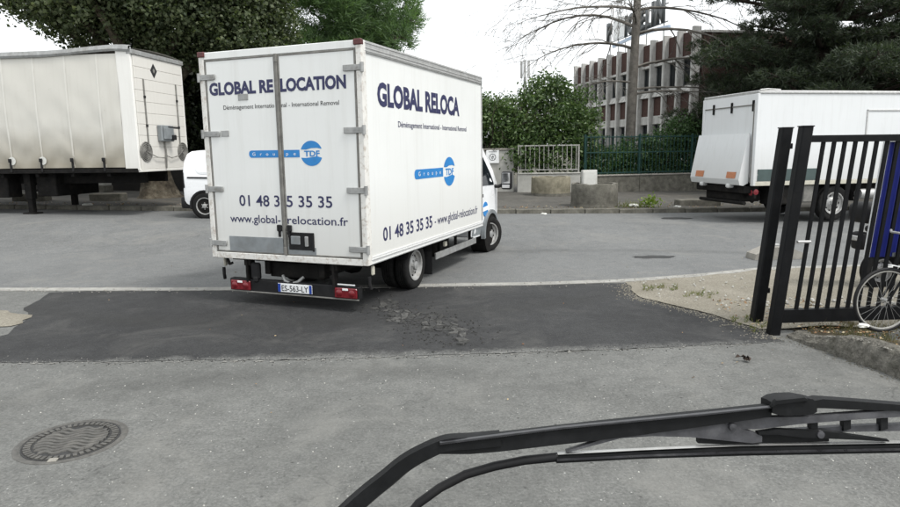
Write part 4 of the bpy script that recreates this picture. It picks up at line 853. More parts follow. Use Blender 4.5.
for yy in (0.14, 0.98, 1.75): g = G(); g.cbox(-0.045, -0.003, yy - 0.025, yy + 0.025, 2.72, 2.98, 0.006); g.obj('hook_strap', M['chassis'], L_)
g = G(); g.cbox(-0.03, -0.004, 0.10, LW - 0.1, 2.86, 2.885, 0.004); g.obj('shutter_bar', M['seal'], L_)
g = G(); g.cbox(-0.03, -0.004, 0.085, 0.12, 1.0, 2.9, 0.004); g.obj('shutter_guide', M['seal'], L_)
# folded platform: upper half almost flat on the shutter, lower half leaning out
g = G(); prof = [(-0.05, 2.18), (-0.09, 2.20), (-0.30, 1.08), (-0.26, 0.95), (-0.16, 0.93), (-0.03, 1.0)]
g.prism(prof, lambda a, b, c: (a, c, b), 0.16, LW + 0.02); lift = g.obj('tail_lift_platform', M['rtw'], L_)
for yy in (0.30, 1.66): G().prism([(-0.310, 1.11), (-0.300, 1.115), (-0.272, 1.265), (-0.282, 1.265)], lambda a, b, c: (a, c, b), yy, yy + 0.36).obj('orange_reflector', M['orange'], lift)
for yy in (0.55, 1.7): G().cbox(-0.30, -0.12, yy, yy + 0.14, 0.86, 0.97, 0.03).obj('platform_knuckle', M['rtw'], lift)
g = G(); g.cbox(-0.15, 0.25, 0.12, LW - 0.05, 0.74, 0.92, 0.02); g.cbox(-0.05, 0.5, 0.35, 1.9, 0.52, 0.76, 0.04); g.obj('lift_mechanism', M['chassis'], L_)
g = G(); g.bar((-0.18, 0.45, 0.92), (0.35, 0.45, 0.50), 0.06, 0.07); g.bar((-0.18, 1.75, 0.92), (0.35, 1.75, 0.50), 0.06, 0.07); g.obj('lift_arm', M['chassis'], L_)
g = G(); g.tube([(-0.10, 0.15, 0.50), (-0.10, 2.05, 0.50)], 0.045, 8); g.bar((-0.1, 0.4, 0.5), (0.5, 0.4, 0.75), 0.04, 0.06); g.bar((-0.1, 1.8, 0.5), (0.5, 1.8, 0.75), 0.04, 0.06); g.obj('under_run_bar', M['chassis'], L_)
g = G(); g.cbox(0.05, 0.12, 0.02, 0.30, 0.62, 0.86, 0.01); lb = g.obj('light_bracket', M['chassis'], L_); G().lathe([(0.075, 0.048), (0.065, 0.03), (0.0005, 0.025)], 16, (0, 0.14, 0.76), 'X').obj('tail_light', M['red'], lb)
G().lathe([(0.07, 0.019), (0.0005, 0.014)], 14, (0.10, 0, 0.78), 'Y').obj('side_light', M['red'], lb)
for yy in (0.75, 1.5): box('chassis_rail', M['chassis'], L_, 0.2, LL + 1.5, yy - 0.05, yy + 0.05, 0.62, 0.90)
box('wheel_liner', M['chassis'], L_, 0.3, LL, 0.5, 1.75, 0.55, 0.93); 
box('side_box', M['chassis'], L_, 0.55, 1.25, 0.06, 0.5, 0.45, 0.90, 0.03)
WX = 2.36
for xx in (WX, 6.9):
    wheel(L_, xx, 0.17, 0.44, 0.44, 0.25, -1, axis='Y'); wheel(L_, xx, 2.08, 0.44, 0.44, 0.25, 1, axis='Y')
    g = G()
    g.grid(lambda u, v: (xx + 0.54 * math.cos(math.pi * (0.03 + 0.94 * u)), 0.02 + 0.40 * v, 0.44 + 0.52 * math.sin(math.pi * (0.03 + 0.94 * u))), 14, 1); g.obj('mudguard', M['chassis'], L_, smooth=60)
G().cbox(1.45, 1.85, 0.06, 0.4, 0.48, 0.92, 0.03).obj('spray_flap_box', M['seal'], L_)
g = G(); g.tube([(3.1, 0.12, 0.66), (3.55, 0.12, 0.66)], 0.13, 12); g.obj('air_tank', M['alu'], L_, smooth=40); box('fuel_tank', M['alu'], L_, 4.2, 5.3, 0.05, 0.55, 0.45, 0.88, 0.06)
cabs = [(6.75, 0.55, 2.35, 1.08), (6.9, 0.5, 2.5, 1.10), (7.5, 0.5, 2.5, 1.10), (7.9, 0.5, 2.4, 1.09), (8.25, 0.5, 1.6, 1.08), (8.4, 0.5, 1.1, 1.05), (8.42, 0.5, 0.8, 1.0)]
g = G()
for x, z0, z1, hw_ in cabs: g.v += [(x, LW / 2 - hw_, z0), (x, LW / 2 - hw_, z1 - 0.2), (x, LW / 2 - hw_ + 0.12, z1), (x, LW / 2 + hw_ - 0.12, z1), (x, LW / 2 + hw_, z1 - 0.2), (x, LW / 2 + hw_, z0)]
g.f = [(i * 6 + k_, (i + 1) * 6 + k_, (i + 1) * 6 + (k_ + 1) % 6, i * 6 + (k_ + 1) % 6) for i in range(6) for k_ in range(6)] + [tuple(range(6)), tuple(range(36, 42))]
g.obj('cab', M['rtw'], L_)

# ------------------------------------------------------------------ black gate on the right
def lean(x, z): return x + 0.088 * z                       # the whole gate leans to the right
gy = lambda x: 6.62 + 0.06 * (x - 3.5)
P1 = G(); zt = 2.17
def lpost(cx, cy, wd, z0, z1): 
    g = G(); b = 0.012
    prof = [(-wd / 2 + b, -wd / 2), (wd / 2 - b, -wd / 2), (wd / 2, -wd / 2 + b), (wd / 2, wd / 2 - b), (wd / 2 - b, wd / 2), (-wd / 2 + b, wd / 2), (-wd / 2, wd / 2 - b), (-wd / 2, -wd / 2 + b)]
    for z in (z0, z1): g.v += [(lean(cx + a, z), cy + q, z) for a, q in prof]
    g.f = [(i, (i + 1) % 8, 8 + (i + 1) % 8, 8 + i) for i in range(8)] + [tuple(range(8)), tuple(range(8, 16))]
    return g
gp = tag(lpost(3.47, 7.06, 0.115, -0.02, 2.17).obj('gate_post', M['gate']), 'leaning black steel gate post just behind the gate leaf end', 'gate post')
G().cbox(lean(3.47, 2.17) - 0.062, lean(3.47, 2.17) + 0.062, 6.998, 7.122, 2.171, 2.183, 0.004).obj('post_cap', M['gate'], gp)
for zz in (0.35, 1.95): G().cbox(lean(3.53, zz), lean(3.56, zz), 7.02, 7.10, zz, zz + 0.06, 0.006).obj('guide_roller', M['gate'], gp)
GT = thing('sliding_gate', 'black steel bar gate leaf leaning to the right above the broken kerb', 'gate', (3.42, 6.60, 0.0))
def gl(o_): o_.parent = GT; return o_
gx, gyy = 3.42, 6.60
def lp(cx, cy, wd, z0, z1): 
    g = lpost(cx, cy, wd, z0, z1); g.v = [(a - gx, b - gyy, c) for a, b, c in g.v]; return g
lp(3.435, 6.60, 0.11, -0.02, 2.17).obj('end_post', M['gate'], GT)
G().cbox(lean(3.435, 2.17) - gx - 0.06, lean(3.435, 2.17) - gx + 0.06, -0.06, 0.06, 2.171, 2.183, 0.004).obj('post_cap', M['gate'], GT)
lp(3.585, 6.86, 0.035, 0.15, 2.12).obj('inner_stile', M['gate'], GT)
def rail(z0, z1, th, x0=3.49, x1=8.4):
    g = G()
    for x in (x0, x1):
        for z in (z0, z1):
            for s_ in (-1, 1): g.v.append((lean(x, z) - gx, gy(x) + s_ * th / 2 - gyy, z))
    g.f = [(0, 1, 3, 2), (4, 6, 7, 5), (0, 4, 5, 1), (2, 3, 7, 6), (0, 2, 6, 4), (1, 5, 7, 3)]; return g
rail(2.015, 2.085, 0.06).obj('top_rail', M['gate'], GT); rail(0.125, 0.265, 0.07).obj('bottom_rail', M['gate'], GT)
b0 = None; x = 3.655
bm_ = G(); 
for z in (0.262, 2.018): bm_.v += [(0.088 * z + a, q, z) for a, q in ((-0.018, -0.012), (0.018, -0.012), (0.018, 0.012), (-0.018, 0.012))]
bm_.f = [(0, 1, 5, 4), (1, 2, 6, 5), (2, 3, 7, 6), (3, 0, 4, 7), (0, 1, 2, 3), (4, 5, 6, 7)]; bme = bm_.mesh('bar', M['gate'])
while x < 8.3: link('bar', bme, GT, (x - gx, gy(x) - gyy, 0)); x += 0.1135
G().cbox(0.20, 0.34, -0.02, 0.02, 0.98, 1.005, 0.005).obj('latch_pin', M['alu'], GT)
# dark blue board fixed behind the bars, with its pale edge trim
g = G(); xa = 4.34
def bq(x0, x1, z0, z1, dy0, dy1):
    g = G()
    for x in (x0, x1):
        for z in (z0, z1):
            for d in (dy0, dy1): g.v.append((lean(x, z), gy(x) + d, z))
    g.f = [(0, 1, 3, 2), (4, 6, 7, 5), (0, 4, 5, 1), (2, 3, 7, 6), (0, 2, 6, 4), (1, 5, 7, 3)]; return g
g = G(); nbx = 132
def bside(x, z, back): return (lean(x, z), gy(x) + 0.050 + back - 0.010 * (0.5 + 0.5 * math.cos(2 * math.pi * (x - 3.655) / 0.1135)) ** 0.5, z)
for back in (0.0, 0.018):
    o_ = len(g.v)
    for k_ in range(nbx + 1):
        x_ = xa + 0.05 + (7.6 - xa - 0.05) * k_ / nbx; g.v += [bside(x_, 0.80, back), bside(x_, 2.012, back)]
    g.f += [(o_ + 2 * k_, o_ + 2 * k_ + 2, o_ + 2 * k_ + 3, o_ + 2 * k_ + 1) for k_ in range(nbx)]
BB = tag(g.obj('blue_board', M['blueboard'], smooth=60), 'dark blue ribbed sign board with pale left edge fixed behind the black gate bars', 'sign board')
bq(xa - 0.005, xa + 0.047, 0.80, 2.012, 0.030, 0.06).obj('edge_trim', M['whiteprint'], BB)
bq(xa + 0.30, 7.6, 0.80, 0.845, 0.030, 0.037).obj('bottom_trim', M['greyplate'], BB)
for rr_ in (0.62, 0.48, 0.36):           # rings of a paler blue laid over the board
    g = G(); n = 40
    for i in range(n + 1):
        a = R(75 + 200 * i / n)
        for q in (rr_, rr_ - 0.05): u = xa + 1.0 + q * math.cos(a); z = 1.22 + q * 1.15 * math.sin(a); z = min(max(z, 0.85), 2.0); g.v.append((lean(u, z), gy(u) + 0.038, z))
    g.f = [(2 * i, 2 * i + 1, 2 * i + 3, 2 * i + 2) for i in range(n)]
    g.obj('pale_ring', pmat('pale_blue_ring', (0.045, 0.07, 0.33, 1), 0.45, 0, 0.2, 3), BB, recalc=False)

# black scooter half hidden behind the board
SC = thing('scooter', 'black scooter parked behind the gate, its tail showing beside the blue board', 'scooter', (6.02, 8.55, 0.02), R(8))
wheel(SC, -0.10, 0.12, 0.26, 0.26, 0.13, -1, style='van', axis='Y', rr=0.6); wheel(SC, 1.20, 0.12, 0.26, 0.26, 0.12, -1, style='van', axis='Y', rr=0.6)
g = G()
for x, z0, z1, hw_ in ((-0.32, 0.62, 0.76, 0.07), (-0.22, 0.50, 0.80, 0.14), (0.05, 0.38, 0.80, 0.18), (0.35, 0.25, 0.76, 0.19), (0.55, 0.20, 0.45, 0.18), (0.75, 0.20, 0.34, 0.17), (0.86, 0.22, 0.75, 0.19), (0.98, 0.35, 1.02, 0.17), (1.06, 0.5, 1.08, 0.10)):
    for i in range(10): a = 2 * math.pi * i / 10; g.v.append((x, 0.12 + hw_ * math.cos(a), (z0 + z1) / 2 + (z1 - z0) / 2 * math.sin(a)))
g.f = [(i * 10 + k_, (i + 1) * 10 + k_, (i + 1) * 10 + (k_ + 1) % 10, i * 10 + (k_ + 1) % 10) for i in range(8) for k_ in range(10)] + [tuple(range(10)), tuple(range(80, 90))]
g.obj('body', M['blk'], SC, smooth=50)
G().cbox(-0.28, 0.50, -0.02, 0.26, 0.77, 0.88, 0.05, 2).obj('seat', M['blk'], SC, smooth=50)
G().cbox(-0.52, -0.16, -0.08, 0.32, 0.92, 1.20, 0.09, 3).obj('top_case', M['blk'], SC, smooth=50)
g = G(); g.cbox(-0.50, -0.36, 0.02, 0.22, 0.56, 0.80, 0.04, 2); g.obj('tail_unit', M['blk'], SC, smooth=50); G().cbox(-0.515, -0.48, 0.05, 0.19, 0.68, 0.75, 0.01).obj('tail_light', M['alu'], SC)
g = G(); g.tube([(0.98, 0.12, 0.9), (1.0, 0.12, 1.08), (0.93, -0.18, 1.12)], 0.018, 8); g.tube([(1.0, 0.12, 1.08), (0.93, 0.42, 1.12)], 0.018, 8); g.tube([(0.95, 0.12, 0.85), (1.2, 0.05, 0.26)], 0.03, 8); g.obj('handlebar', M['blk'], SC)
g = G(); g.tube([(-0.1, 0.0, 0.3), (0.3, -0.08, 0.3)], 0.045, 10); g.obj('exhaust', M['steel'], SC, smooth=50)

# bicycle leaning on the gate, its front wheel at the frame's edge
BK = thing('bicycle', 'bicycle with pale-rimmed wheel leaning against the black gate', 'bicycle', (4.33, 6.22, 0.115), R(4))
def bwheel(cx, cz):
    t_ = [(cx + 0.315 * math.cos(2 * math.pi * i / 48), 0, cz + 0.315 * math.sin(2 * math.pi * i / 48)) for i in range(49)]
    wo = G().tube(t_, 0.016, 8, cap=False).obj('wheel', M['blk'], BK, smooth=60)
    t2 = [(cx + 0.294 * math.cos(2 * math.pi * i / 48), 0, cz + 0.294 * math.sin(2 * math.pi * i / 48)) for i in range(49)]
    G().tube(t2, 0.011, 6, cap=False).obj('rim', M['white_rail'], wo, smooth=60)
    sp = G()
    for i in range(24): a = 2 * math.pi * i / 24; s_ = 0.025 if i % 2 else -0.025; sp.tube([(cx + 0.02 * math.cos(a + 1), s_, cz + 0.02 * math.sin(a + 1)), (cx + 0.29 * math.cos(a), 0, cz + 0.29 * math.sin(a))], 0.0013, 4)
    sp.obj('spokes', M['steel'], wo); G().tube([(cx, -0.04, cz), (cx, 0.04, cz)], 0.02, 8).obj('hub', M['alu'], wo, smooth=50); return wo
bwheel(0.0, 0.335); bwheel(1.02, 0.335)
fr = G()
for a, b, r_r in (((0.15, 0, 0.90), (0.20, 0, 0.78), 0.02), ((0.20, 0, 0.78), (0.60, 0, 0.30), 0.017), ((0.17, 0, 0.86), (0.68, 0, 0.80), 0.015), ((0.60, 0, 0.30), (0.69, 0, 0.88), 0.015), ((0.60, 0, 0.30), (1.02, 0, 0.335), 0.011), ((0.68, 0, 0.78), (1.02, 0, 0.335), 0.010)): fr.tube([a, b], r_r, 8)
fr.obj('frame', M['gate'], BK, smooth=50)
g = G(); g.tube([(0.20, 0.05, 0.70), (0.0, 0.05, 0.335)], 0.011, 8); g.tube([(0.20, -0.05, 0.70), (0.0, -0.05, 0.335)], 0.011, 8); g.obj('fork', M['gate'], BK, smooth=50)
g = G(); g.tube([(0.22, -0.28, 1.0), (0.12, -0.15, 1.0), (0.12, 0.15, 1.0), (0.22, 0.28, 1.0)], 0.012, 8); g.tube([(0.15, 0, 0.9), (0.12, 0, 1.0)], 0.014, 8); g.obj('handlebar', M['alu'], BK, smooth=50)
G().cbox(0.58, 0.84, -0.07, 0.07, 0.90, 0.95, 0.02, 2).obj('saddle', M['blk'], BK, smooth=50)
g = G(); pts = [(0.355 * math.cos(R(a)), 0, 0.335 + 0.355 * math.sin(R(a))) for a in range(62, 92, 5)]
for (a, b) in zip(pts[:-1], pts[1:]): g.bar(a, b, 0.05, 0.008, (0, 0, 1))
g.obj('mudguard', M['whiteprint'], BK)
g = G(); g.tube([(0.60, -0.03, 0.30), (0.68, -0.06, 0.16)], 0.009, 6); g.cbox(0.64, 0.74, -0.14, -0.05, 0.15, 0.17, 0.005); g.lathe([(0.09, -0.03), (0.09, -0.02), (0.0004, -0.02)], 20, (0.60, 0, 0.30), 'Y'); g.obj('crank', M['steel'], BK)
# concrete barrier foot standing in the street edge
CBK = tag(G().prism([(-0.46, 0), (0.46, 0), (0.44, 0.10), (0.16, 0.22), (-0.16, 0.22), (-0.44, 0.10)], lambda a, b, c: (a, c, b), -0.16, 0.16).obj('barrier_foot', M['conc'], loc=(5.82, 11.3, 0.002), rot=(0, 0, R(4))), 'sloping concrete barrier foot at the street edge behind the gate posts', 'concrete block')
G().cbox(-0.05, 0.05, -0.05, 0.05, 0.20, 0.26, 0.01).obj('socket', M['steel'], CBK)

# ------------------------------------------------------------------ walls, railings, fence across the street
wz = lambda x, y: gz(x, y) + 0.115
def lowwall(name, label, pts, z0, h, th, mat, cap=None):
    (xa_, ya), (xb, yb) = pts; Lw = math.dist(*pts); a = math.atan2(yb - ya, xb - xa_)
    r_ = thing(name, label, 'wall', (xa_, ya, z0), a); n = max(1, round(Lw / 2.4))
    for i in range(n): G().cbox(Lw * i / n + 0.006, Lw * (i + 1) / n - 0.006, 0, th, -0.2, h + 0.004 * (i % 3), 0.012).obj('wall_panel', mat, r_)
    if cap:
        for i in range(n): G().cbox(Lw * i / n + 0.004, Lw * (i + 1) / n - 0.004, -0.03, th + 0.03, h + 0.012, h + 0.07, 0.012).obj('coping', cap, r_)
    return r_, a, Lw
lowwall('low_wall', 'stained low concrete wall under the green fence', ((5.45, 26.0), (17.5, 28.6)), 0.20, 0.66, 0.25, M['conc_dark'], M['conc'])
lowwall('low_wall', 'pale low concrete wall under the white railing', ((2.75, 25.9), (5.30, 25.9)), 0.27, 0.72, 0.22, M['conc_pale'], M['conc_pale'])
PW = thing('entrance_wall', 'grey rendered concrete wall pier carrying a small white sign', 'wall', (0.2, 26.2, 0.25))
box('pier', M['conc_pale'], PW, -4.5, 2.45, 0, 0.35, -0.2, 1.72, 0.02); box('pier_cap', M['conc'], PW, -4.55, 2.52, -0.05, 0.40, 1.72, 1.80, 0.02)
SG = tag(G().cbox(-0.26, 0.26, -0.02, 0.02, -0.26, 0.26, 0.006).obj('wall_sign', M['whiteprint'], loc=(1.77, 26.15, 1.72)), 'small white square sign with a dark round emblem on the grey wall pier', 'sign')
g = G(); n = 28
for i in range(n):
    a = 2 * math.pi * i / n; g.v += [(0.14 * math.cos(a), -0.022, -0.02 + 0.14 * math.sin(a)), (0.115 * math.cos(a), -0.022, -0.02 + 0.115 * math.sin(a))]
g.f = [(2 * i, 2 * i + 1, (2 * i + 3) % (2 * n), (2 * i + 2) % (2 * n)) for i in range(n)]
for a0, b0_ in (((-0.07, 0.05), (-0.01, -0.10)), ((0.0, 0.06), (0.0, -0.10)), ((-0.06, -0.02), (0.07, 0.03)), ((0.02, 0.05), (0.07, -0.09))):
    d = Vector((b0_[0] - a0[0], b0_[1] - a0[1])); nn = Vector((-d.y, d.x)).normalized() * 0.010
    g.add([(a0[0] + nn.x, -0.022, a0[1] + nn.y - 0.01), (a0[0] - nn.x, -0.022, a0[1] - nn.y - 0.01), (b0_[0] - nn.x, -0.022, b0_[1] - nn.y - 0.01), (b0_[0] + nn.x, -0.022, b0_[1] + nn.y - 0.01)], [(0, 1, 2, 3)])
g.obj('emblem', M['signgrey'], SG, recalc=False)
G().add([(-0.16, -0.022, 0.185), (0.18, -0.022, 0.185), (0.18, -0.022, 0.205), (-0.16, -0.022, 0.205)], [(0, 1, 2, 3)]).obj('text_line', M['signgrey'], SG, recalc=False)
# white railing
RL = thing('white_railing', 'short white metal railing on the pale low wall beside the shrub', 'railing', (2.80, 25.98, 1.06))
for zz in (0.09, 1.05): box('rail', M['white_rail'], RL, 0.0, 2.42, -0.02, 0.02, zz, zz + 0.045, 0.005)
bmr = G().cbox(-0.014, 0.014, -0.012, 0.012, 0.13, 1.05, 0.003).mesh('bar', M['white_rail'])
for i in range(13): link('bar', bmr, RL, (0.10 + 0.185 * i, 0, 0))
for xx in (0.0, 2.42): box('post', M['white_rail'], RL, xx - 0.03, xx + 0.03, -0.03, 0.03, -0.05, 1.10, 0.005)
# green palisade fence
FA = math.atan2(2.6, 12.05)
FN = thing('green_fence', 'dark green metal bar fence on the low concrete wall before the hedge', 'fence', (5.50, 26.12, 0.92), FA)
for zz in (0.06, 0.88, 1.50): box('rail', M['green_fence'], FN, 0, 12.2, -0.02, 0.02, zz, zz + 0.045, 0.005)
bmf = G().cbox(-0.012, 0.012, -0.012, 0.012, 0.0, 1.60, 0.003).mesh('bar', M['green_fence'])
for i in range(75): link('bar', bmf, FN, (0.08 + 0.162 * i, 0, 0))
for i in range(6): box('post', M['green_fence'], FN, 2.4 * i - 0.04, 2.4 * i + 0.04, -0.04, 0.04, -0.1, 1.63, 0.006)
# round concrete planters
def planter(loc, rad, h, seed, label):
    o = thing('round_planter', label, 'planter', loc, 0, 'round concrete planters on the far pavement'); rr = random.Random(seed)
    g = G(); n = 40; prof = [(rad * 0.99, -0.05), (rad, 0.10), (rad * 1.0, h * 0.5), (rad * 0.995, h - 0.03), (rad * 0.97, h), (rad * 0.84, h), (rad * 0.82, h - 0.05), (rad * 0.82, h - 0.16)]
    for i, (r0, z) in enumerate(prof):
        for k_ in range(n):
            a = 2 * math.pi * k_ / n; q = 1 + 0.006 * math.sin(k_ * 3.7 + i); dz = (-0.05 * max(0, math.sin(k_ * 0.9 + seed)) ** 6 if 3 <= i <= 5 else 0); g.v.append((r0 * q * math.cos(a), r0 * q * math.sin(a), z + dz))
    g.f = [(i * n + k_, i * n + (k_ + 1) % n, (i + 1) * n + (k_ + 1) % n, (i + 1) * n + k_) for i in range(len(prof) - 1) for k_ in range(n)]
    g.obj('wall_ring', M['conc_dark'] if seed == 2 else M['planter1'], o, smooth=35)
    G().lathe([(rad * 0.83, h - 0.20), (rad * 0.5, h - 0.12), (0.0005, h - 0.10)], 24).obj('soil', M['soil'], o, smooth=60)
    G().lathe([(rad * 1.012, 0.10), (rad * 1.02, 0.04), (rad * 1.02, -0.05), (rad * 0.9, -0.05)], 40, close=True).obj('foot_ring', M['conc_dark'], o, smooth=40)
    return o
M['planter1'] = pmat('lichen_concrete', (0.24, 0.22, 0.165, 1), 0.93, var=0.2, scale=5, dirt=(0.09, 0.085, 0.06, 1), damt=0.8, dscale=2.2, bump=0.7, bscale=34, bdist=0.012, spec=0.2)
planter((3.83, 24.2, wz(3.83, 24.2)), 0.73, 0.70, 1, 'yellowish round concrete planter ring farther back by the pale wall')
planter((4.38, 19.35, wz(4.4, 19.3)), 0.69, 0.70, 2, 'grey weathered round concrete planter with chipped rim near the kerb')
M['cratewhite'] = pmat('dull_white_plastic', (0.55, 0.55, 0.52, 1), 0.6, var=0.06, scale=6, dirt=(0.35, 0.33, 0.28, 1), damt=0.5, dscale=4)
g = G(); g.cbox(-0.225, 0.225, -0.09, 0.09, 0, 0.50, 0.012); g.cbox(-0.20, 0.20, -0.10, -0.085, 0.05, 0.45, 0.005)
tag(g.obj('white_crate', M['cratewhite'], loc=(4.28, 19.62, wz(4.4, 19.3) + 0.58), rot=(R(-4), 0, R(6))), 'plain white square box standing in the chipped round planter', 'box')
def slab(x0, x1, y, h, seed, label, d=0.45):
    g = G(); rr = random.Random(seed); g.cbox(-(x1 - x0) / 2, (x1 - x0) / 2, 0, d, -0.05, h, 0.03)
    g.v = [(a + rr.uniform(-.008, .008), b, c + rr.uniform(-.008, .008)) for a, b, c in g.v]
    return tag(g.obj('concrete_slab', M['conc_dark'], loc=((x0 + x1) / 2, y, wz((x0 + x1) / 2, y))), label, 'concrete block', 'concrete blocks lying on the far pavement')
slab(7.0, 8.3, 19.5, 0.20, 1, 'low flat concrete block on the pavement beside the tail lift lorry')
slab(-11.75, -10.7, 20.9, 0.24, 2, 'dark concrete block on the pavement left of the plane tree trunk')
slab(-14.2, -13.15, 20.8, 0.24, 3, 'dark concrete block on the pavement behind the trailer landing legs')
# dark wall and cabinet behind the trailer
lowwall('boundary_wall', 'dark stained boundary wall behind the trailer and plane tree', ((-27, 27.5), (-2.6, 25.4)), 0.45, 1.25, 0.25, M['darkwall'], M['darkwall'])
CBN = thing('service_cabinet', 'pale concrete service cabinet against the dark boundary wall behind the trailer', 'cabinet', (-13.95, 25.2, 0.56), R(-5))
box('case', M['conc_pale'], CBN, -0.47, 0.47, 0, 0.5, 0.25, 1.35, 0.02); box('door', M['conc_pale'], CBN, -0.44, 0.40, -0.02, 0.0, 0.40, 1.28, 0.01); box('plinth', M['conc_dark'], CBN, -0.50, 0.50, -0.03, 0.53, -0.1, 0.25, 0.02)

# ------------------------------------------------------------------ office building with concrete fins
OB = thing('office_building', 'two storey office with streaked concrete fins and red brown brick panels', 'building', (8.9, 45.0, 0.10), math.atan2(-14.0, 2.8))
NB, SPC = 11, 1.298
finm = G().cbox(-0.085, 0.085, -0.30, 0.12, 0, 7.45, 0.02)
finm.v = [(a, b if c < 7.0 or b > 0 else b, c) for a, b, c in finm.v]; fme = finm.mesh('fin', M['fin'])
for i in range(NB + 1): link('fin', fme, OB, (i * SPC, 0, 0))
pan = {}
def panel(name, z0, z1, y0, y1, mat, b=0.01): return G().cbox(0.091, SPC - 0.091, y0, y1, z0, z1, b).mesh(name, mat)
pme = [('base_panel', panel('base_panel', 0, 1.35, -0.02, 0.2, M['fin'])), ('spandrel', panel('spandrel', 3.12, 3.55, -0.10, 0.2, M['fin'])), ('brick_panel', panel('brick_panel', 3.552, 4.50, -0.05, 0.2, M['brick'])), ('parapet_panel', panel('parapet_panel', 6.22, 7.32, -0.05, 0.2, M['brick'])), ('lintel', panel('lintel', 6.08, 6.218, -0.10, 0.2, M['fin']))]
sg_ = G().prism([(-0.20, 4.52), (0.2, 4.502), (0.2, 4.86), (-0.03, 4.86)], lambda a, b, c: (c, a, b), 0.091, SPC - 0.091).mesh('sloping_sill', M['fin'])
wme = G().box(0.14, SPC - 0.14, 0.10, 0.13, 0, 1).mesh('pane', M['glass'])
def wframe(z0, z1):
    g = G(); a, b = 0.092, SPC - 0.092
    for q in ((a, a + 0.06, z0, z1), (b - 0.06, b, z0, z1), (a + 0.06, b - 0.06, z0, z0 + 0.06), (a + 0.06, b - 0.06, z1 - 0.06, z1), ((a + b) / 2 - 0.025, (a + b) / 2 + 0.025, z0 + 0.06, z1 - 0.06)): g.box(q[0], q[1], 0.06, 0.14, q[2], q[3])
    return g.mesh('window', M['signgrey'])
wf1, wf2 = wframe(4.861, 6.079), wframe(1.351, 3.119)
for i in range(NB):
    for nm, me in pme: link(nm, me, OB, (i * SPC, 0, 0))
    link('sloping_sill', sg_, OB, (i * SPC, 0, 0))
    for me, z0, z1 in ((wf1, 4.92, 6.02), (wf2, 1.41, 3.06)):
        wo = link('window', me, OB, (i * SPC, 0, 0)); p_ = link('pane', wme, wo, (0, 0, z0)); p_.scale = (1, 1, z1 - z0)
box('main_block', M['brick'], OB, -0.08, 14.40, 0.21, 13, 0, 7.15, 0.02); box('roof_slab', M['fin'], OB, -0.10, 14.45, 0.20, 13.05, 7.151, 7.28, 0.02)
# lower brick wing running off to the right
WG = thing('brick_wing', 'dark red brown brick wing of the office behind the cedar', 'building', (12.1, 31.6, 0.05), R(6))
box('wall', M['brick'], WG, 0.3, 11.2, 0, 9, 0, 6.5, 0.02); box('coping', M['fin'], WG, 0.27, 11.25, -0.05, 9.05, 6.51, 6.68, 0.02)
for i in range(6):
    wd_ = box('window', M['fin'], WG, 1.2 + i * 1.65, 2.3 + i * 1.65, -0.04, 0.02, 3.9, 5.3); box('pane', M['glass'], wd_, 1.27 + i * 1.65, 2.23 + i * 1.65, -0.05, -0.035, 3.97, 5.23, 0.002)
# rooftop sign
RS = thing('rooftop_sign', 'large weathered dark letters with a pale blue stroke on a frame above the roof', 'sign', (8.9, 45.0, 0.0), math.atan2(-14.0, 2.8))
for s_ in (4.3, 5.4, 6.3, 7.6, 8.8, 10.6): g = G(); g.bar((s_, 0.3, 7.3), (s_, 0.3, 9.4), 0.05, 0.05); g.obj('support_post', M['steel'], RS)
for zz in (8.40, 9.30): G().bar((4.0, 0.3, zz), (11.0, 0.3, zz), 0.05, 0.05).obj('support_rail', M['steel'], RS)
for ch, a, b, h in (('P', 4.15, 4.75, 1.1), ('I', 6.55, 6.72, 1.1), ('O', 6.9, 7.75, 1.1), ('E', 8.35, 8.9, 1.05), ('L', 9.0, 9.45, 1.05), ('I', 9.62, 9.85, 1.2), ('N', 10.1, 10.85, 1.2)):
    me = text_mesh('letter', ch, M['signgrey'], a, b, 8.42, h, lambda u, v: (u, 0.22, v), 0.05)
    bm = bmesh.new(); bm.from_mesh(me); ex = bmesh.ops.extrude_face_region(bm, geom=bm.faces[:]); bmesh.ops.translate(bm, vec=(0, -0.14, 0), verts=[e for e in ex['geom'] if isinstance(e, bmesh.types.BMVert)]); bm.to_mesh(me); bm.free()
    link('letter', me, RS)
box('white_panel', M['whiteprint'], RS, 5.0, 6.35, 0.12, 0.24, 8.42, 9.6, 0.02)
g = G(); pts = [(5.0 + 6.4 * t / 20, 0.15, 8.05 + 0.14 * math.sin(math.pi * t / 20)) for t in range(21)]
for a, b in zip(pts[:-1], pts[1:]): g.bar(a, b, 0.14, 0.16, (0, 0, 1))
g.obj('blue_stroke', M['lightblue'], RS)
# telephone mast far behind the shrubs
MS = thing('antenna_mast', 'thin grey telecom antenna mast far behind the shrubs', 'mast', (8.2, 70, 0.1))
G().tube([(0, 0, 0), (0, 0, 8), (0, 0, 11.3)], [0.25, 0.18, 0.10], 8).obj('pole', M['steel'], MS)
for k_ in range(3):
    a = R(20 + 120 * k_); G().cbox(0.45 * math.cos(a) - 0.13, 0.45 * math.cos(a) + 0.13, 0.45 * math.sin(a) - 0.1, 0.45 * math.sin(a) + 0.1, 9.4, 11.2, 0.03).obj('antenna_panel', M['alu'], MS)

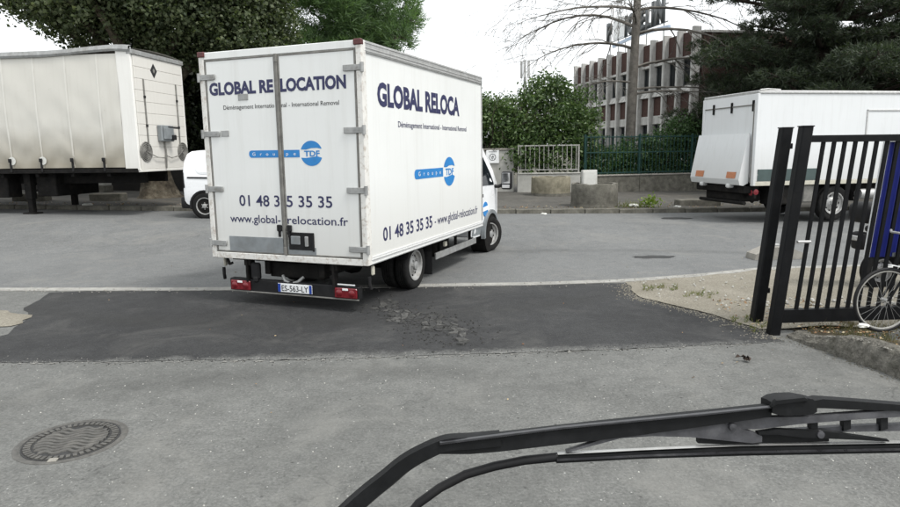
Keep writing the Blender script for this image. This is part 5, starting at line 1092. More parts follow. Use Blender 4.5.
# ------------------------------------------------------------------ vegetation
def leaves_mesh(name, centers, normals_bias, size, mat, seed, aspect=0.55, jitter=0.35, fold=0.15):
    """one small folded leaf per centre"""
    r = np.random.default_rng(seed); n = len(centers)
    d = r.normal(size=(n, 3)); d[:, 2] += normals_bias; d /= np.linalg.norm(d, axis=1)[:, None]
    a = r.normal(size=(n, 3)); a -= d * (a * d).sum(1)[:, None]; a /= np.linalg.norm(a, axis=1)[:, None]; b = np.cross(d, a)
    s = size * (1 + jitter * r.uniform(-1, 1, n))[:, None]; asp = aspect
    c = np.asarray(centers)
    v = np.stack([c - a * s * .5, c + b * s * asp * .5 + d * s * fold, c + a * s * .5, c - b * s * asp * .5 + d * s * fold], 1).reshape(-1, 3)
    me = bpy.data.meshes.new(name); me.vertices.add(4 * n); me.vertices.foreach_set('co', v.astype(np.float32).ravel())
    me.loops.add(4 * n); me.loops.foreach_set('vertex_index', np.arange(4 * n, dtype=np.int32)); me.polygons.add(n)
    me.polygons.foreach_set('loop_start', np.arange(0, 4 * n, 4, dtype=np.int32)); me.update(calc_edges=True); me.materials.append(mat); return me
def needles_mesh(name, tips, dirs, length, width, mat, seed, per=10, spread=0.7):
    r = np.random.default_rng(seed); n = len(tips) * per
    c = np.repeat(np.asarray(tips), per, 0); dd = np.repeat(np.asarray(dirs), per, 0) + r.normal(size=(n, 3)) * spread
    dd /= np.linalg.norm(dd, axis=1)[:, None]; a = r.normal(size=(n, 3)); a -= dd * (a * dd).sum(1)[:, None]; a /= np.linalg.norm(a, axis=1)[:, None]
    L = length * r.uniform(0.6, 1.2, n)[:, None]; c = c + r.normal(size=(n, 3)) * length * 0.25
    v = np.stack([c - a * width * .5, c + a * width * .5, c + dd * L], 1).reshape(-1, 3)
    me = bpy.data.meshes.new(name); me.vertices.add(3 * n); me.vertices.foreach_set('co', v.astype(np.float32).ravel())
    me.loops.add(3 * n); me.loops.foreach_set('vertex_index', np.arange(3 * n, dtype=np.int32)); me.polygons.add(n)
    me.polygons.foreach_set('loop_start', np.arange(0, 3 * n, 3, dtype=np.int32)); me.update(calc_edges=True); me.materials.append(mat); return me
def clump_points(lobes, per_area, clump_r, per_clump, seed, hollow=0.55, flat=0.8):
    """leaf centres: clumps spread through the outer shell of each lobe"""
    r = np.random.default_rng(seed); out = []
    for (cx, cy, cz, rx, ry, rz) in lobes:
        n = int(per_area * (rx * ry * rz) ** (2 / 3) * 10)
        d = r.normal(size=(n, 3)); d /= np.linalg.norm(d, axis=1)[:, None]; rad = (hollow + (1 - hollow) * r.random(n) ** 0.6) * (0.82 + 0.30 * r.random(n))
        p = np.array([cx, cy, cz]) + d * np.array([rx, ry, rz]) * rad[:, None]
        for q in p:
            k_ = max(3, int(per_clump * r.uniform(0.5, 1.4))); cr_ = clump_r * r.uniform(0.6, 1.3)
            out.append(q + r.normal(size=(k_, 3)) * np.array([cr_, cr_, cr_ * flat]) * 0.55)
    return np.concatenate(out)
def limbs(g, p, d, length, rad, depth, r, up_=0.15, split=(2, 3), spread=0.6, tips=None, nseg=4, minr=0.006, sides=6):
    pts = [Vector(p)]; rads = [rad]; dv = Vector(d).normalized()
    for i in range(nseg):
        dv = (dv + Vector((r.gauss(0, .13), r.gauss(0, .13), r.gauss(0, .10) + up_ * 0.25))).normalized(); pts.append(pts[-1] + dv * length / nseg); rads.append(max(minr, rad * (1 - 0.45 * (i + 1) / nseg)))
    g.tube(pts, rads, sides if rad > 0.03 else 4, cap=False)
    if depth == 0:
        if tips is not None: tips.append((pts[-1], dv.copy()))
        return
    for k_ in range(r.randint(*split)):
        t = r.randint(max(1, nseg // 2), nseg); q = pts[t]; nd = (dv + Vector((r.gauss(0, spread), r.gauss(0, spread), r.gauss(0, spread * 0.7)))).normalized()
        limbs(g, q, nd, length * r.uniform(0.55, 0.8), rads[t] * 0.68, depth - 1, r, up_, split, spread, tips, nseg, minr, sides)

# plane tree behind the trailer
PT = thing('plane_tree', 'big plane tree with olive green crown and thick trunk behind the trailer', 'tree', (-10.25, 22.6, 0.45))
r_ = random.Random(31); g = G()
prof = [(0.80, 0.0), (0.62, 0.18), (0.52, 0.55), (0.46, 1.1), (0.42, 2.2), (0.42, 3.4)]; n = 22
for (rr_, z) in prof:
    for k_ in range(n):
        a = 2 * math.pi * k_ / n; fl = 1 + (0.16 * math.sin(3 * a + 0.6) + 0.10 * math.sin(7 * a)) * max(0, 1 - z / 1.0) + 0.03 * math.sin(5 * a + z * 3); g.v.append((rr_ * fl * math.cos(a) + 0.06 * z * -0.3, rr_ * fl * math.sin(a), z - 0.03))
g.f = [(i * n + k_, i * n + (k_ + 1) % n, (i + 1) * n + (k_ + 1) % n, (i + 1) * n + k_) for i in range(len(prof) - 1) for k_ in range(n)]
for k_ in range(7):
    a = 2 * math.pi * k_ / 7 + r_.uniform(-.3, .3); limbs(g, (0, 0, 3.1 + 0.1 * k_), (math.cos(a), math.sin(a) * 0.8, 0.9), 3.4, 0.24, 2, r_, 0.2)
g.obj('trunk', M['bark'], PT, smooth=60, recalc=False)
lobes = [(0.3, 0, 8.2, 4.2, 3.4, 2.6), (-3.6, 0.2, 8.0, 2.6, 2.6, 1.8), (2.4, 0.3, 7.6, 2.2, 2.6, 2.2), (-1.2, -0.5, 6.5, 2.6, 2.4, 1.5), (1.6, -0.3, 6.2, 2.2, 2.2, 1.7), (3.4, 0.4, 5.4, 1.7, 2.0, 1.6), (4.3, 0.8, 8.2, 1.1, 1.8, 1.3), (4.0, 0.6, 6.6, 0.9, 1.5, 1.0), (-5.5, 0, 8.9, 1.9, 2.0, 1.1), (3.6, 0.8, 3.6, 1.3, 1.6, 1.5), (0, 0, 10.6, 3.6, 3.2, 1.8), (-7.0, 0.5, 9.6, 1.6, 1.6, 1.0)]
pts = clump_points(lobes, 10.5, 0.32, 48, 3)
struct(link('crown', leaves_mesh('crown', pts, 0.6, 0.125, M['leaf_plane'], 4, 0.75), PT), 'stuff')

# dark hedge behind plane tree
HG = thing('dark_hedge', 'tall dark hedge behind the boundary wall', 'hedge', (-9, 28.6, 0.4))
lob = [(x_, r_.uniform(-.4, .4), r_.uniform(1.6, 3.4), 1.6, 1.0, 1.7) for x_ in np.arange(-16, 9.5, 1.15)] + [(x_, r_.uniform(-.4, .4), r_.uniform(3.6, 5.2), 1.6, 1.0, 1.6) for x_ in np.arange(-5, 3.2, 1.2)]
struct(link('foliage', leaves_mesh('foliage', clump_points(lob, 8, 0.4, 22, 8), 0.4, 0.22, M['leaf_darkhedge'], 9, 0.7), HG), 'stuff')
g = G()
for x_ in np.arange(-16, 9.5, 1.15): limbs(g, (x_, 0, -0.2), (0, 0, 1), 2.2, 0.09, 2, r_, 0.3)
g.obj('stems', M['barkdark'], HG, recalc=False)

# bright umbrella pine
def pine(name, label, loc, lobes_, mat, seed, tl, tw_, per, ntip, trunk_h, trunk_r, barkm, spread=0.55, flatten=False, pal=None):
    o = thing(name, label, 'tree', loc); r = random.Random(seed); rn = np.random.default_rng(seed)
    g = G(); g.tube([(0, 0, -0.1), (0.05, 0, trunk_h * 0.3), (0.0, 0.05, trunk_h * 0.65), (0.08, 0, trunk_h)], [trunk_r * 1.25, trunk_r, trunk_r * 0.75, trunk_r * 0.3], 12)
    tips, dirs = [], []
    for (cx, cy, cz, rx, ry, rz) in lobes_:
        z0 = min(trunk_h * 0.92, max(trunk_h * 0.25, cz - rz * 0.5)); p0 = Vector((0, 0, z0)); p1 = Vector((cx, cy, cz)); mid = (p0 + p1) / 2 + Vector((0, 0, -0.12 * (p1 - p0).length))
        g.tube([p0, mid, p1], [trunk_r * 0.32, trunk_r * 0.22, trunk_r * 0.10], 6, cap=False)
        nn = int(ntip * (rx * ry * rz) ** (2 / 3))
        d = rn.normal(size=(nn, 3)); d /= np.linalg.norm(d, axis=1)[:, None]; rad = 0.35 + 0.65 * rn.random(nn) ** 0.5
        q = np.array([cx, cy, cz]) + d * np.array([rx, ry, rz]) * (rad * (0.85 + 0.3 * rn.random(nn)))[:, None]
        tips.append(q); dd = d * np.array([1, 1, 0.6]); dd[:, 2] += 0.35; dirs.append(dd)
        for k_ in range(5):
            e = q[rn.integers(0, nn)]; g.tube([p1, (p1 + Vector(e)) / 2 + Vector((0, 0, .08)), Vector(e)], [trunk_r * 0.10, trunk_r * 0.06, 0.01], 4, cap=False)
    g.obj('trunk', barkm, o, smooth=60, recalc=False)
    tips = np.concatenate(tips); dirs = np.concatenate(dirs); dirs /= np.linalg.norm(dirs, axis=1)[:, None]
    struct(link('crown', needles_mesh('crown', tips, dirs, tl, tw_, mat, seed + 1, per, spread), o), 'stuff'); return o
rr = random.Random(77); lob = []
while len(lob) < 46:
    a = rr.uniform(0, 6.28); ct = rr.uniform(-1, 1); q = rr.uniform(0.5, 1.0); st = math.sqrt(1 - ct * ct)
    lob.append((2.9 * q * st * math.cos(a), 2.5 * q * st * math.sin(a), 8.1 + 2.3 * q * ct - 0.5 * st * math.cos(a), rr.uniform(.75, 1.1), rr.uniform(.75, 1.1), rr.uniform(.6, .9)))
lob += [(3.1, -0.4, 7.4, 0.75, 0.8, 0.6), (2.7, -1.0, 6.6, 0.8, 0.8, 0.6), (3.3, 0.2, 8.3, 0.4, 0.5, 0.6), (-2.8, -1, 6.4, 1.0, 1, 0.8), (0.4, -1.6, 6.0, 1.1, 0.9, 0.7), (-1.2, -1.6, 6.2, 1.1, 0.9, 0.7)]
pine('umbrella_pine', 'bright green fluffy pine rising behind the removal truck roof', (-4.9, 31.0, 0.4), lob, M['leaf_pine'], 40, 0.34, 0.035, 12, 170, 9.0, 0.28, M['bark'])
# cedar masses on the right
def cedar_lobes(seed, H_, Rb, z0, layers, gaps=0.0, taper=0.72):
    r = random.Random(seed); out = []
    for i in range(layers):
        t = i / (layers - 1); z = z0 + (H_ - z0) * t; rad = Rb * (1 - taper * t) + 0.3; nb_ = max(4, int(10 * (1 - 0.5 * t))); ph = r.uniform(0, 6.28)
        for k_ in range(nb_):
            if r.random() < gaps + 0.30 * t: continue
            a = ph + 2 * math.pi * k_ / nb_ + r.uniform(-.2, .2); L = rad * r.uniform(0.66, 1.08); dz = r.uniform(-.35, .35)
            for s_ in (0.35, 0.58, 0.8, 1.0):
                out.append((L * s_ * math.cos(a), L * s_ * math.sin(a), z + dz + 0.06 * L * s_ + r.uniform(-.12, .12), rad * 0.15 + 0.28, rad * 0.15 + 0.28, 0.26))
    return out
pine('cedar', 'broad dark cedar above the white tail lift lorry', (15.0, 26.4, 0.1), cedar_lobes(5, 12.5, 5.0, 2.4, 14, 0.12, 0.40), M['leaf_cedar'], 50, 0.20, 0.036, 18, 130, 12.8, 0.36, M['barkdark'], 0.75)
pine('cedar', 'dark cedar cut by the right edge of the picture', (21.5, 25.5, 0.1), cedar_lobes(8, 11.5, 3.9, 3.0, 10, 0.2, 0.6), M['leaf_cedar'], 60, 0.20, 0.036, 18, 120, 11.5, 0.3, M['barkdark'], 0.75)

# bare deciduous tree in front of the office
BT = thing('bare_tree', 'leafless tree with straight trunk and drooping bare branches before the office', 'tree', (8.05, 28.6, 0.2))
r_ = random.Random(13); g = G()
TX = lambda z: -0.10 + 0.022 * z
g.tube([(TX(z), 0.0, z) for z in (-0.2, 1, 2.5, 4, 5.5, 7, 8.5, 10, 12)], [0.30, 0.235, 0.215, 0.20, 0.185, 0.17, 0.15, 0.13, 0.06], 14)
def bough(z, ang, el, length, rad, droop, n=9):
    p = Vector((TX(z), 0, z)); a = R(ang); d = Vector((math.cos(a) * math.cos(R(el)), math.sin(a) * math.cos(R(el)), math.sin(R(el)))); pts = [p.copy()]; rads = [rad]
    for i in range(n):
        d = (d + Vector((r_.gauss(0, .05), r_.gauss(0, .05), -droop / n + r_.gauss(0, .04)))).normalized(); p = p + d * length / n; pts.append(p.copy()); rads.append(max(0.008, rad * (1 - 0.85 * (i + 1) / n)))
    rads = [max(0.012, q * 1.1) for q in rads]; g.tube(pts, rads, 6, cap=False)
    for i in range(2, n + 1):
        for k_ in range(r_.randint(1, 3)):
            sd_ = (d * 0.4 + (pts[i] - pts[i - 1]).normalized() * 0.7 + Vector((r_.gauss(0, .55), r_.gauss(0, .55), r_.gauss(-0.15, .45)))).normalized()
            limbs(g, pts[i], sd_, length * r_.uniform(0.14, 0.30), max(0.010, rads[i] * 0.5), 2, r_, -0.25, (1, 3), 0.5, None, 4, 0.007, 4)
for z, ang, el, ln, rd, dr_ in ((6.0, 184, 24, 4.8, 0.06, 1.0), (6.9, 178, 32, 5.6, 0.065, 1.0), (7.6, 190, 14, 5.0, 0.06, 0.6), (8.3, 172, 30, 5.6, 0.055, 0.9), (9.0, 184, 38, 5.0, 0.055, 0.8), (5.2, 2, 22, 5.4, 0.06, 0.9), (6.6, -6, 20, 6.4, 0.065, 1.1), (7.6, 6, 16, 5.8, 0.06, 0.8), (8.6, -10, 30, 6.2, 0.06, 1.1), (4.3, 8, 6, 4.6, 0.05, 0.3), (4.1, -8, 4, 4.2, 0.05, 0.5), (4.6, 200, 10, 3.0, 0.045, 0.6), (9.8, 20, 40, 4, 0.05, 0.6), (10, 200, 40, 4, 0.05, 0.6), (7.0, 250, 20, 4.2, 0.055, 0.8), (8.2, 80, 25, 4, 0.05, 0.8)):
    bough(z, ang, el, ln, rd, dr_)
g.obj('trunk_and_branches', M['bark2'], BT, smooth=60, recalc=False)

# shrubs above the railing, hedge behind the green fence
def shrub(name, label, cat, loc, lob, mat, seed, size, clump=0.32, per=26, dens=9, stems=5, h=2.0):
    o = thing(name, label, cat, loc); r = random.Random(seed); g = G()
    for k_ in range(stems): limbs(g, (r.uniform(-.4, .4), r.uniform(-.3, .3), -0.1), (r.gauss(0, .3), r.gauss(0, .3), 1), h, 0.07, 3, r, 0.25)
    g.obj('stems', M['barkdark'], o, recalc=False)
    struct(link('crown', leaves_mesh('crown', clump_points(lob, dens, clump, per, seed), 0.5, size, mat, seed + 1, 0.5), o), 'stuff'); return o
shrub('laurel_shrub', 'tall leafy green shrub with the highest crown overhanging the white railing', 'shrub', (4.0, 27.6, 0.3), [(0.3, 0, 3.2, 1.35, 1.3, 1.35), (-0.6, -0.3, 2.3, 1.3, 1.2, 1.2), (0.9, -0.3, 2.5, 1.1, 1.1, 1.2), (0.1, 0.1, 4.1, 0.9, 0.9, 0.75), (0.3, -0.9, 1.6, 1.2, 0.8, 0.9), (1.5, 0.2, 3.3, 0.9, 0.9, 0.9), (1.7, 0, 2.2, 0.7, 0.8, 1.0), (-1.2, 0.2, 3.3, 0.9, 0.8, 0.8), (-1.3, -0.6, 1.9, 0.8, 0.7, 0.9)], M['leaf_shrub'], 201, 0.15)
shrub('laurel_shrub', 'lower green shrub beside the removal truck cab, hiding the wall pier', 'shrub', (2.1, 27.4, 0.3), [(0, 0, 2.7, 1.2, 1.1, 1.2), (-0.5, 0, 3.3, 0.8, 0.9, 0.65), (0.5, -0.5, 1.9, 1.0, 0.9, 1.0), (0.95, -1.0, 1.4, 0.75, 0.6, 0.75), (0.3, -0.6, 2.8, 0.8, 0.7, 0.8)], M['leaf_shrub'], 211, 0.15)
HD = thing('clipped_hedge', 'dense dark green hedge behind the green bar fence', 'hedge', (9.2, 28.4, 0.25), FA)
lob = [(x_, r_.uniform(-.15, .15), 0.6, 0.8, 0.6, 0.7) for x_ in np.arange(-3.6, 7.6, 0.7)] + [(x_, r_.uniform(-.15, .15), 1.15 + 0.25 * math.sin(x_ * 0.8 + 1.0) + 0.75 * smst(-1, 1.5, x_), 0.95, 0.65, 1.0) for x_ in np.arange(-3.0, 7.6, 0.7)]
struct(link('foliage', leaves_mesh('foliage', clump_points(lob, 11, 0.26, 26, 301), 0.5, 0.12, M['leaf_hedge'], 302, 0.55), HD), 'stuff')
g = G()
for x_ in np.arange(-3, 7.6, 0.7): limbs(g, (x_, 0, -0.1), (0, 0, 1), 1.0, 0.05, 2, r_, 0.3)
g.obj('stems', M['barkdark'], HD, recalc=False)

# weeds, litter, fallen leaves
def tufts(name, pts, mat, seed, hgt, per=14, wd=0.012):
    rn = np.random.default_rng(seed); c = np.asarray(pts, float)
    dirs = np.tile([0, 0, 1.0], (len(c), 1)); return link(name, needles_mesh(name, c, dirs, hgt, wd, mat, seed, per, 0.45))
r_ = random.Random(55); pts = []
for i in range(90):
    y = r_.uniform(4.6, 6.75); x = ky(min(y, 6.6)) + 0.22 + abs(r_.gauss(0, 0.5)); pts.append((x, y, bedh(y) + 0.03 - 0.07 * smst(3.75, 4.2, x)))
for i in range(70): x = r_.uniform(3.9, 5.2); pts.append((x, gy(x) + r_.uniform(-0.45, 0.1), bedh(6.2) + 0.02 - 0.05 * smst(3.9, 4.3, x)))
struct(tufts('bed_grass', pts, M['dryweed'], 56, 0.085, 12, 0.005), 'stuff')
pts = [(r_.uniform(2.7, 3.3) + r_.gauss(0, .1), r_.uniform(8.6, 9.0), 0.03) for i in range(24)] + [(3.3 + r_.gauss(0, .12), 8.35 + r_.gauss(0, .08), 0.03) for i in range(20)] + [(r_.uniform(3.2, 3.5), r_.uniform(6.6, 7.2), 0.03) for i in range(20)]
struct(tufts('verge_grass', pts, M['weed'], 57, 0.05, 10, 0.008), 'stuff')
WD = thing('kerb_weed', 'yellow green weed clump growing at the far kerb beside the litter', 'weed', (5.9, 18.95, wz(5.9, 18.95)))
link('leaves', leaves_mesh('leaves', np.random.default_rng(3).normal(size=(160, 3)) * [0.13, 0.10, 0.09] + [0.05, 0, 0.18], 0.6, 0.10, M['weedgreen'], 6, 0.5), WD)
link('dry_stalks', needles_mesh('dry_stalks', np.random.default_rng(5).normal(size=(26, 3)) * [0.35, 0.12, 0.02] + [-0.3, 0, 0.02], np.tile([0, 0, 1.0], (26, 1)), 0.20, 0.02, M['weed'], 7, 8, 0.9), WD)
rn = np.random.default_rng(12)
def litter_leaves(name, n, fn, seed, size): return struct(link(name, leaves_mesh(name, np.array([fn(rn) for _ in range(n)]), 3.0, size, M['deadleaf'], seed, 0.6)), 'stuff')
litter_leaves('leaf_litter', 240, lambda r: (lambda y: (ky(min(y, 6.6)) + 0.05 + abs(r.normal(0, .45)), y, bedh(y) + 0.055))(r.uniform(4.8, 7.0)), 13, 0.035)
litter_leaves('kerb_litter', 500, lambda r: (lambda x: (x, kerb_y(x) + 0.3 + abs(r.normal(0, .5)), gz(x, kerb_y(x)) + 0.125))(r.uniform(-14, 10)), 14, 0.06)
litter_leaves('verge_litter', 160, lambda r: (r.uniform(3.3, 4.6), r.uniform(6.8, 8.2), 0.045), 15, 0.04)
litter_leaves('street_litter', 60, lambda r: (r.uniform(-6, 6), r.uniform(4.2, 14), 0.012), 16, 0.028)
# pebbles and rubble behind the gate
g = G(); r_ = random.Random(66)
for i in range(260):
    if i < 150: x, y = r_.uniform(3.7, 6.2), r_.uniform(7.15, 8.1)
    else: x, y = r_.uniform(2.7, 4.6), r_.uniform(7.2, 9.6)
    if x < red(min(y, 9.3)) + 0.08: continue
    s_ = r_.uniform(0.008, 0.04) * (1 if i < 150 else 0.5); k_ = 6; zz = 0.02 + sandh(x, y) * 0.8
    ring = [(x + s_ * r_.uniform(.7, 1.2) * math.cos(2 * math.pi * q / k_), y + s_ * r_.uniform(.7, 1.2) * math.sin(2 * math.pi * q / k_), zz) for q in range(k_)]
    top_ = [(x + (a - x) * 0.6, y + (b - y) * 0.6, zz + s_ * r_.uniform(.5, .9)) for a, b, c in ring]
    g.add(ring + top_, [tuple(range(k_, 2 * k_))] + [(q, (q + 1) % k_, k_ + (q + 1) % k_, k_ + q) for q in range(k_)])
struct(g.obj('rubble', M['conc_pale'], recalc=False), 'stuff')
def scatter(name, fn, n, smin, smax, mat, seed):
    r = random.Random(seed); g = G()
    for _ in range(n):
        x, y, z = fn(r); s_ = r.uniform(smin, smax) * r.random() ** 0.5; a0 = r.random() * 6
        q = [(x + s_ * math.cos(a0 + k_ * 1.57) * r.uniform(.6, 1.3), y + s_ * math.sin(a0 + k_ * 1.57) * r.uniform(.6, 1.3)) for k_ in range(4)]
        g.add([(a, b, z) for a, b in q] + [(x + (a - x) * .6, y + (b - y) * .6, z + s_ * 0.6) for a, b in q], [(4, 5, 6, 7), (0, 1, 5, 4), (1, 2, 6, 5), (2, 3, 7, 6), (3, 0, 4, 7)])
    return struct(g.obj(name, mat, recalc=False), 'stuff')
def near_sand(r):
    y = r.uniform(6.4, 9.25); return (red(y) + 0.03 - abs(r.gauss(0, 0.13)), y, 0.004)
scatter('sand_grains', near_sand, 1600, 0.004, 0.015, M['sand'], 1)
byl = interp([(-5.3, 6.05), (-4.4, 5.98), (-1.5, 5.96), (0.9, 6.1), (2.2, 6.2), (3.45, 6.33)])
def near_seam(r):
    x = r.uniform(-5, 3.4); return (x, byl(x) + r.gauss(0.0, 0.06), 0.004)
scatter('joint_grit', near_seam, 900, 0.003, 0.010, M['seam'], 2)
scatter('dark_grit', near_seam, 600, 0.003, 0.011, M['patch2'], 3)
def near_gut(r):
    x = r.uniform(-8, 6); return (x, gutter_y(x) + r.gauss(-0.1, 0.10), 0.013)
scatter('gutter_grit', near_gut, 700, 0.005, 0.016, M['conc'], 4)
scatter('road_grit', lambda r: (r.uniform(-5, 5), r.uniform(2.4, 6), 0.001), 900, 0.003, 0.009, M['conc_pale'], 5)
def kerb_top(r):
    y = r.uniform(4.3, 6.35); return (ky(y) + 0.03 + abs(r.gauss(0, 0.06)), y, bedh(y) + 0.012)
M['bedchip'] = pmat('kerb_chip', (0.24, 0.23, 0.205, 1), 0.95, var=0.3, scale=20, spec=0.15)
scatter('kerb_chips', kerb_top, 300, 0.004, 0.02, M['bedchip'], 7)
scatter('kerb_foot_grit', lambda r: (lambda y: (ky(y) - abs(r.gauss(0, 0.06)), y, 0.001))(r.uniform(4.2, 6.5)), 350, 0.004, 0.014, M['conc_dark'], 8)
def crumple(name, label, cat, loc, s_, mat, seed, grp=None):
    r = random.Random(seed); bm = bmesh.new(); bmesh.ops.create_icosphere(bm, subdivisions=2, radius=s_)
    for v in bm.verts: k_ = r.uniform(.6, 1.15); v.co = Vector((v.co.x * k_ * 1.3, v.co.y * k_, v.co.z * k_ * 0.45))
    me = bpy.data.meshes.new(name); bm.to_mesh(me); bm.free(); me.materials.append(mat); return tag(link(name, me, None, loc), label, cat, grp)
crumple('litter', 'crumpled white litter in the bed below the gate', 'litter', (4.02, 6.05, 0.24), 0.045, M['paper'], 1)
crumple('litter', 'white litter lying by the weed clump at the far kerb', 'litter', (5.45, 18.9, wz(5.4, 18.9) + 0.06), 0.13, M['paper'], 2)
crumple('litter', 'small white litter on the pavement behind the kerb weed', 'litter', (6.75, 18.9, wz(6.7, 18.9) + 0.03), 0.08, M['paper'], 3)
crumple('litter', 'white litter on the far kerb under the trailer', 'litter', (-10.8, 19.1, wz(-10.8, 19.1) + 0.03), 0.12, M['paper'], 4)
crumple('litter', 'flat white litter on the street edge below the chipped planter', 'litter', (2.65, 17.95, gz(2.65, 17.95) + 0.015), 0.07, M['paper'], 5)
crumple('stone', 'small pale stone on the asphalt below the wiper blade', 'stone', (1.72, 3.12, 0.012), 0.018, M['paper'], 6)
DL = thing('dead_leaf', 'single curled brown dead leaf on the asphalt before the gate', 'leaf', (2.75, 5.72, 0.02))
link('blade', leaves_mesh('blade', np.random.default_rng(2).normal(size=(9, 3)) * [0.028, 0.018, 0.008] + [0, 0, 0.008], 1.2, 0.055, pmat('dark_dead_leaf', (0.04, 0.026, 0.018, 1), 0.85), 3, 0.7, fold=0.35), DL)

# ------------------------------------------------------------------ windscreen wiper of the vehicle we look out of
WP = thing('windscreen_wiper', 'black windscreen wiper arm and blade lying across the bottom right', 'wiper')
D = 0.72; S = D / 640.0
WP.matrix_world = mw @ Matrix.Translation((0, 0, -D))
def wp(x, y, z=0.0): return ((x - 450) * S, -(y - 253.5) * S, z)
def strip(pts, zf, zb, par, name, mat, smooth=40):
    """flat bar: (x, y_top, y_bottom) stations, front and back depth"""
    g = G()
    for x, a, b in pts:
        g.v += [wp(x, a + 1, zf), wp(x, a, (zf + zb) / 2), wp(x, a + 1, zb), wp(x, b - 1, zb), wp(x, b, (zf + zb) / 2), wp(x, b - 1, zf)]
    n = len(pts); g.f = [(i * 6 + k_, (i + 1) * 6 + k_, (i + 1) * 6 + (k_ + 1) % 6, i * 6 + (k_ + 1) % 6) for i in range(n - 1) for k_ in range(6)] + [tuple(range(6)), tuple(range((n - 1) * 6, n * 6))]
    return g.obj(name, mat, par, smooth=smooth)
g = G()
path = [(292, 585), (316, 545), (345, 514), (368, 493), (388, 477), (405, 463), (424, 452), (446, 443), (470, 441), (500, 438)]
def crom(P_, m=4):
    out = []
    for i in range(len(P_) - 1):
        p0, p1, p2, p3 = P_[max(0, i - 1)], P_[i], P_[i + 1], P_[min(len(P_) - 1, i + 2)]
        for q in range(m):
            t = q / m; out.append(tuple(0.5 * ((2 * b) + (c - a) * t + (2 * a - 5 * b + 4 * c - d) * t * t + (3 * b - a - 3 * c + d) * t ** 3) for a, b, c, d in zip(p0, p1, p2, p3)))
    return out + [P_[-1]]
path = crom(path)
for i, (x, y) in enumerate(path):
    hw_ = 10.5 - 0.065 * i; a = path[max(0, i - 1)]; b = path[min(len(path) - 1, i + 1)]; dx, dy = b[0] - a[0], b[1] - a[1]; l_ = math.hypot(dx, dy); nx, ny_ = -dy / l_, dx / l_
    g.v += [wp(x - nx * hw_ * .7, y - ny_ * hw_ * .7, 0.010), wp(x - nx * hw_, y - ny_ * hw_, 0.0), wp(x - nx * hw_ * .7, y - ny_ * hw_ * .7, -0.01), wp(x + nx * hw_ * .7, y + ny_ * hw_ * .7, -0.01), wp(x + nx * hw_, y + ny_ * hw_, 0.0), wp(x + nx * hw_ * .7, y + ny_ * hw_ * .7, 0.010)]
n = len(path); g.f = [(i * 6 + k_, (i + 1) * 6 + k_, (i + 1) * 6 + (k_ + 1) % 6, i * 6 + (k_ + 1) % 6) for i in range(n - 1) for k_ in range(6)] + [tuple(range(6)), tuple(range((n - 1) * 6, n * 6))]
g.obj('arm', M['wiper'], WP, smooth=40)
strip([(438, 440, 453), (470, 436, 453), (500, 432.5, 450.5), (560, 425.5, 443.5), (600, 421, 439), (640, 417, 434), (720, 409, 423), (768, 404, 416)], 0.008, -0.008, WP, 'arm_channel', M['wiper'])
strip([(440, 438.5, 442.5), (560, 423.5, 427), (700, 410, 413.5), (768, 403, 406)], 0.013, 0.006, WP, 'arm_rib', M['wiper_gloss'])
strip([(766, 399, 411), (772, 395.5, 413), (780, 394, 414), (795, 393.5, 413), (806, 395.5, 412), (810, 399, 410)], 0.014, -0.012, WP, 'arm_clip', M['wiper'])
strip([(764, 402, 404.5), (768, 396, 402), (796, 393, 398.5), (799, 395, 399)], 0.018, 0.012, WP, 'clip_tab', M['wiper'])
strip([(804, 400, 408), (820, 397, 408), (850, 399, 409.5), (900, 403, 411), (980, 410, 418)], 0.006, -0.014, WP, 'arm_tip', M['wiper'])
strip([(690, 418, 427), (718, 416.5, 430), (760, 415.5, 429), (800, 415, 424), (850, 411.5, 420), (900, 408, 417), (980, 403, 412)], 0.004, -0.006, WP, 'main_bracket', M['wiper_grey'])
strip([(566, 449, 452.5), (590, 441, 446), (620, 431, 438), (650, 426, 436), (690, 424, 437), (720, 421, 440), (750, 430, 443), (760, 434, 442)], 0.005, -0.004, WP, 'bracket_end', M['wiper_grey'])
strip([(756, 430, 434), (775, 427, 434), (800, 428, 437), (825, 429, 438), (850, 433, 439), (885, 438, 441)], 0.007, -0.002, WP, 'yoke', M['wiper'])
strip([(700, 436, 445), (730, 439, 446), (770, 433, 444.5), (800, 436, 444), (830, 438, 443)], -0.002, -0.012, WP, 'blade_carrier', M['wiper'])
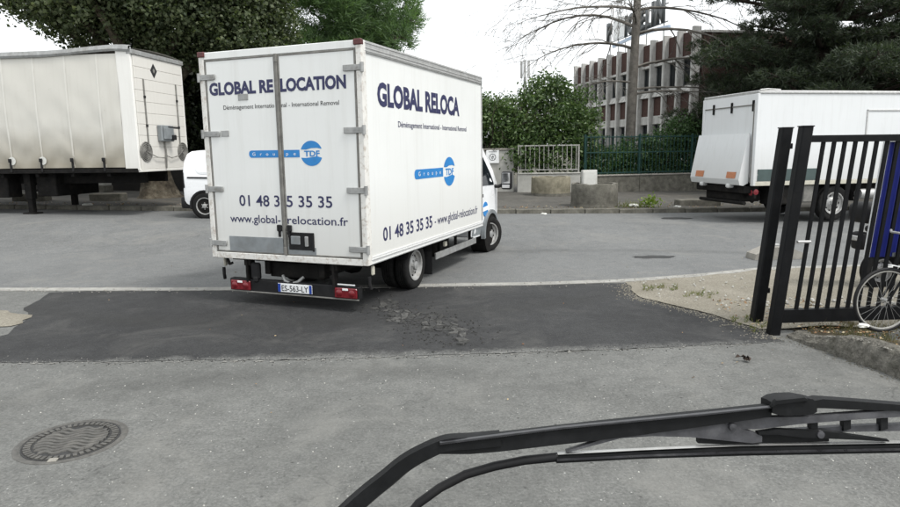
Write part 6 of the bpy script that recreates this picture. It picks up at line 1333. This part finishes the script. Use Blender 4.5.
for x in (815, 848, 885, 925): strip([(x - 4, 418, 432), (x + 3, 416, 430)], 0.0, -0.008, WP, 'bracket_web', M['wiper'])
strip([(790, 430, 436), (850, 426, 434), (905, 424, 433), (980, 418, 430)], -0.004, -0.012, WP, 'inner_bracket', M['wiper_grey'])
for x, y in ((730, 425.5), (817, 433)): g = G(); g.lathe([(4.2 * S, 0.004), (3.6 * S, 0.0085), (0.0003, 0.009)], 12, wp(x, y), 'Z'); g.obj('rivet', M['wiper_grey'], WP, smooth=40)
strip([(556, 452.5, 455), (640, 448.5, 450.5), (740, 444, 446.2), (900, 441, 443.5), (980, 439, 441)], 0.003, -0.006, WP, 'blade_spine', M['alu'])
strip([(556, 454.5, 463), (640, 450.5, 458.5), (740, 446, 455.5), (900, 443, 452.5), (980, 441, 450)], 0.005, -0.010, WP, 'blade_rubber', M['wiper'])
strip([(556, 457, 459.5), (640, 453, 455.5), (740, 449.5, 452), (900, 446.5, 449), (980, 444, 447)], 0.009, 0.003, WP, 'rubber_bead', M['wiper_gloss'])
g = G(); g.tube([wp(*p) for p in ((380, 560, -.01), (400, 530, -.01), (418, 507, -.01), (440, 491, -.01), (466, 477, -.008), (495, 468, -.006), (525, 461.5, -.004), (558, 457, 0))], 0.0052, 10); g.obj('washer_hose', M['blk'], WP, smooth=60)
# pivot and scuttle panel below the picture, so the wiper stands on something
g = G(); g.lathe([(0.03, -0.10), (0.03, 0.012), (0.022, 0.02), (0.0003, 0.021)], 16, wp(292, 585), 'Z'); g.obj('pivot', M['wiper'], WP, smooth=40)
inv = WP.matrix_world.inverted()
g = G(); g.v = [tuple(inv @ Vector(p)) for p in [(x, y, z) for x in (-1.2, 1.2) for y, z in ((0.40, 1.36), (0.60, 1.47), (0.74, 1.46), (0.80, 0.45), (0.80, 0.30), (0.45, 0.30))]]
g.f = [(i, (i + 1) % 6, 6 + (i + 1) % 6, 6 + i) for i in range(6)] + [tuple(range(6)), tuple(range(6, 12))]; g.obj('scuttle_panel', M['blk'], WP)
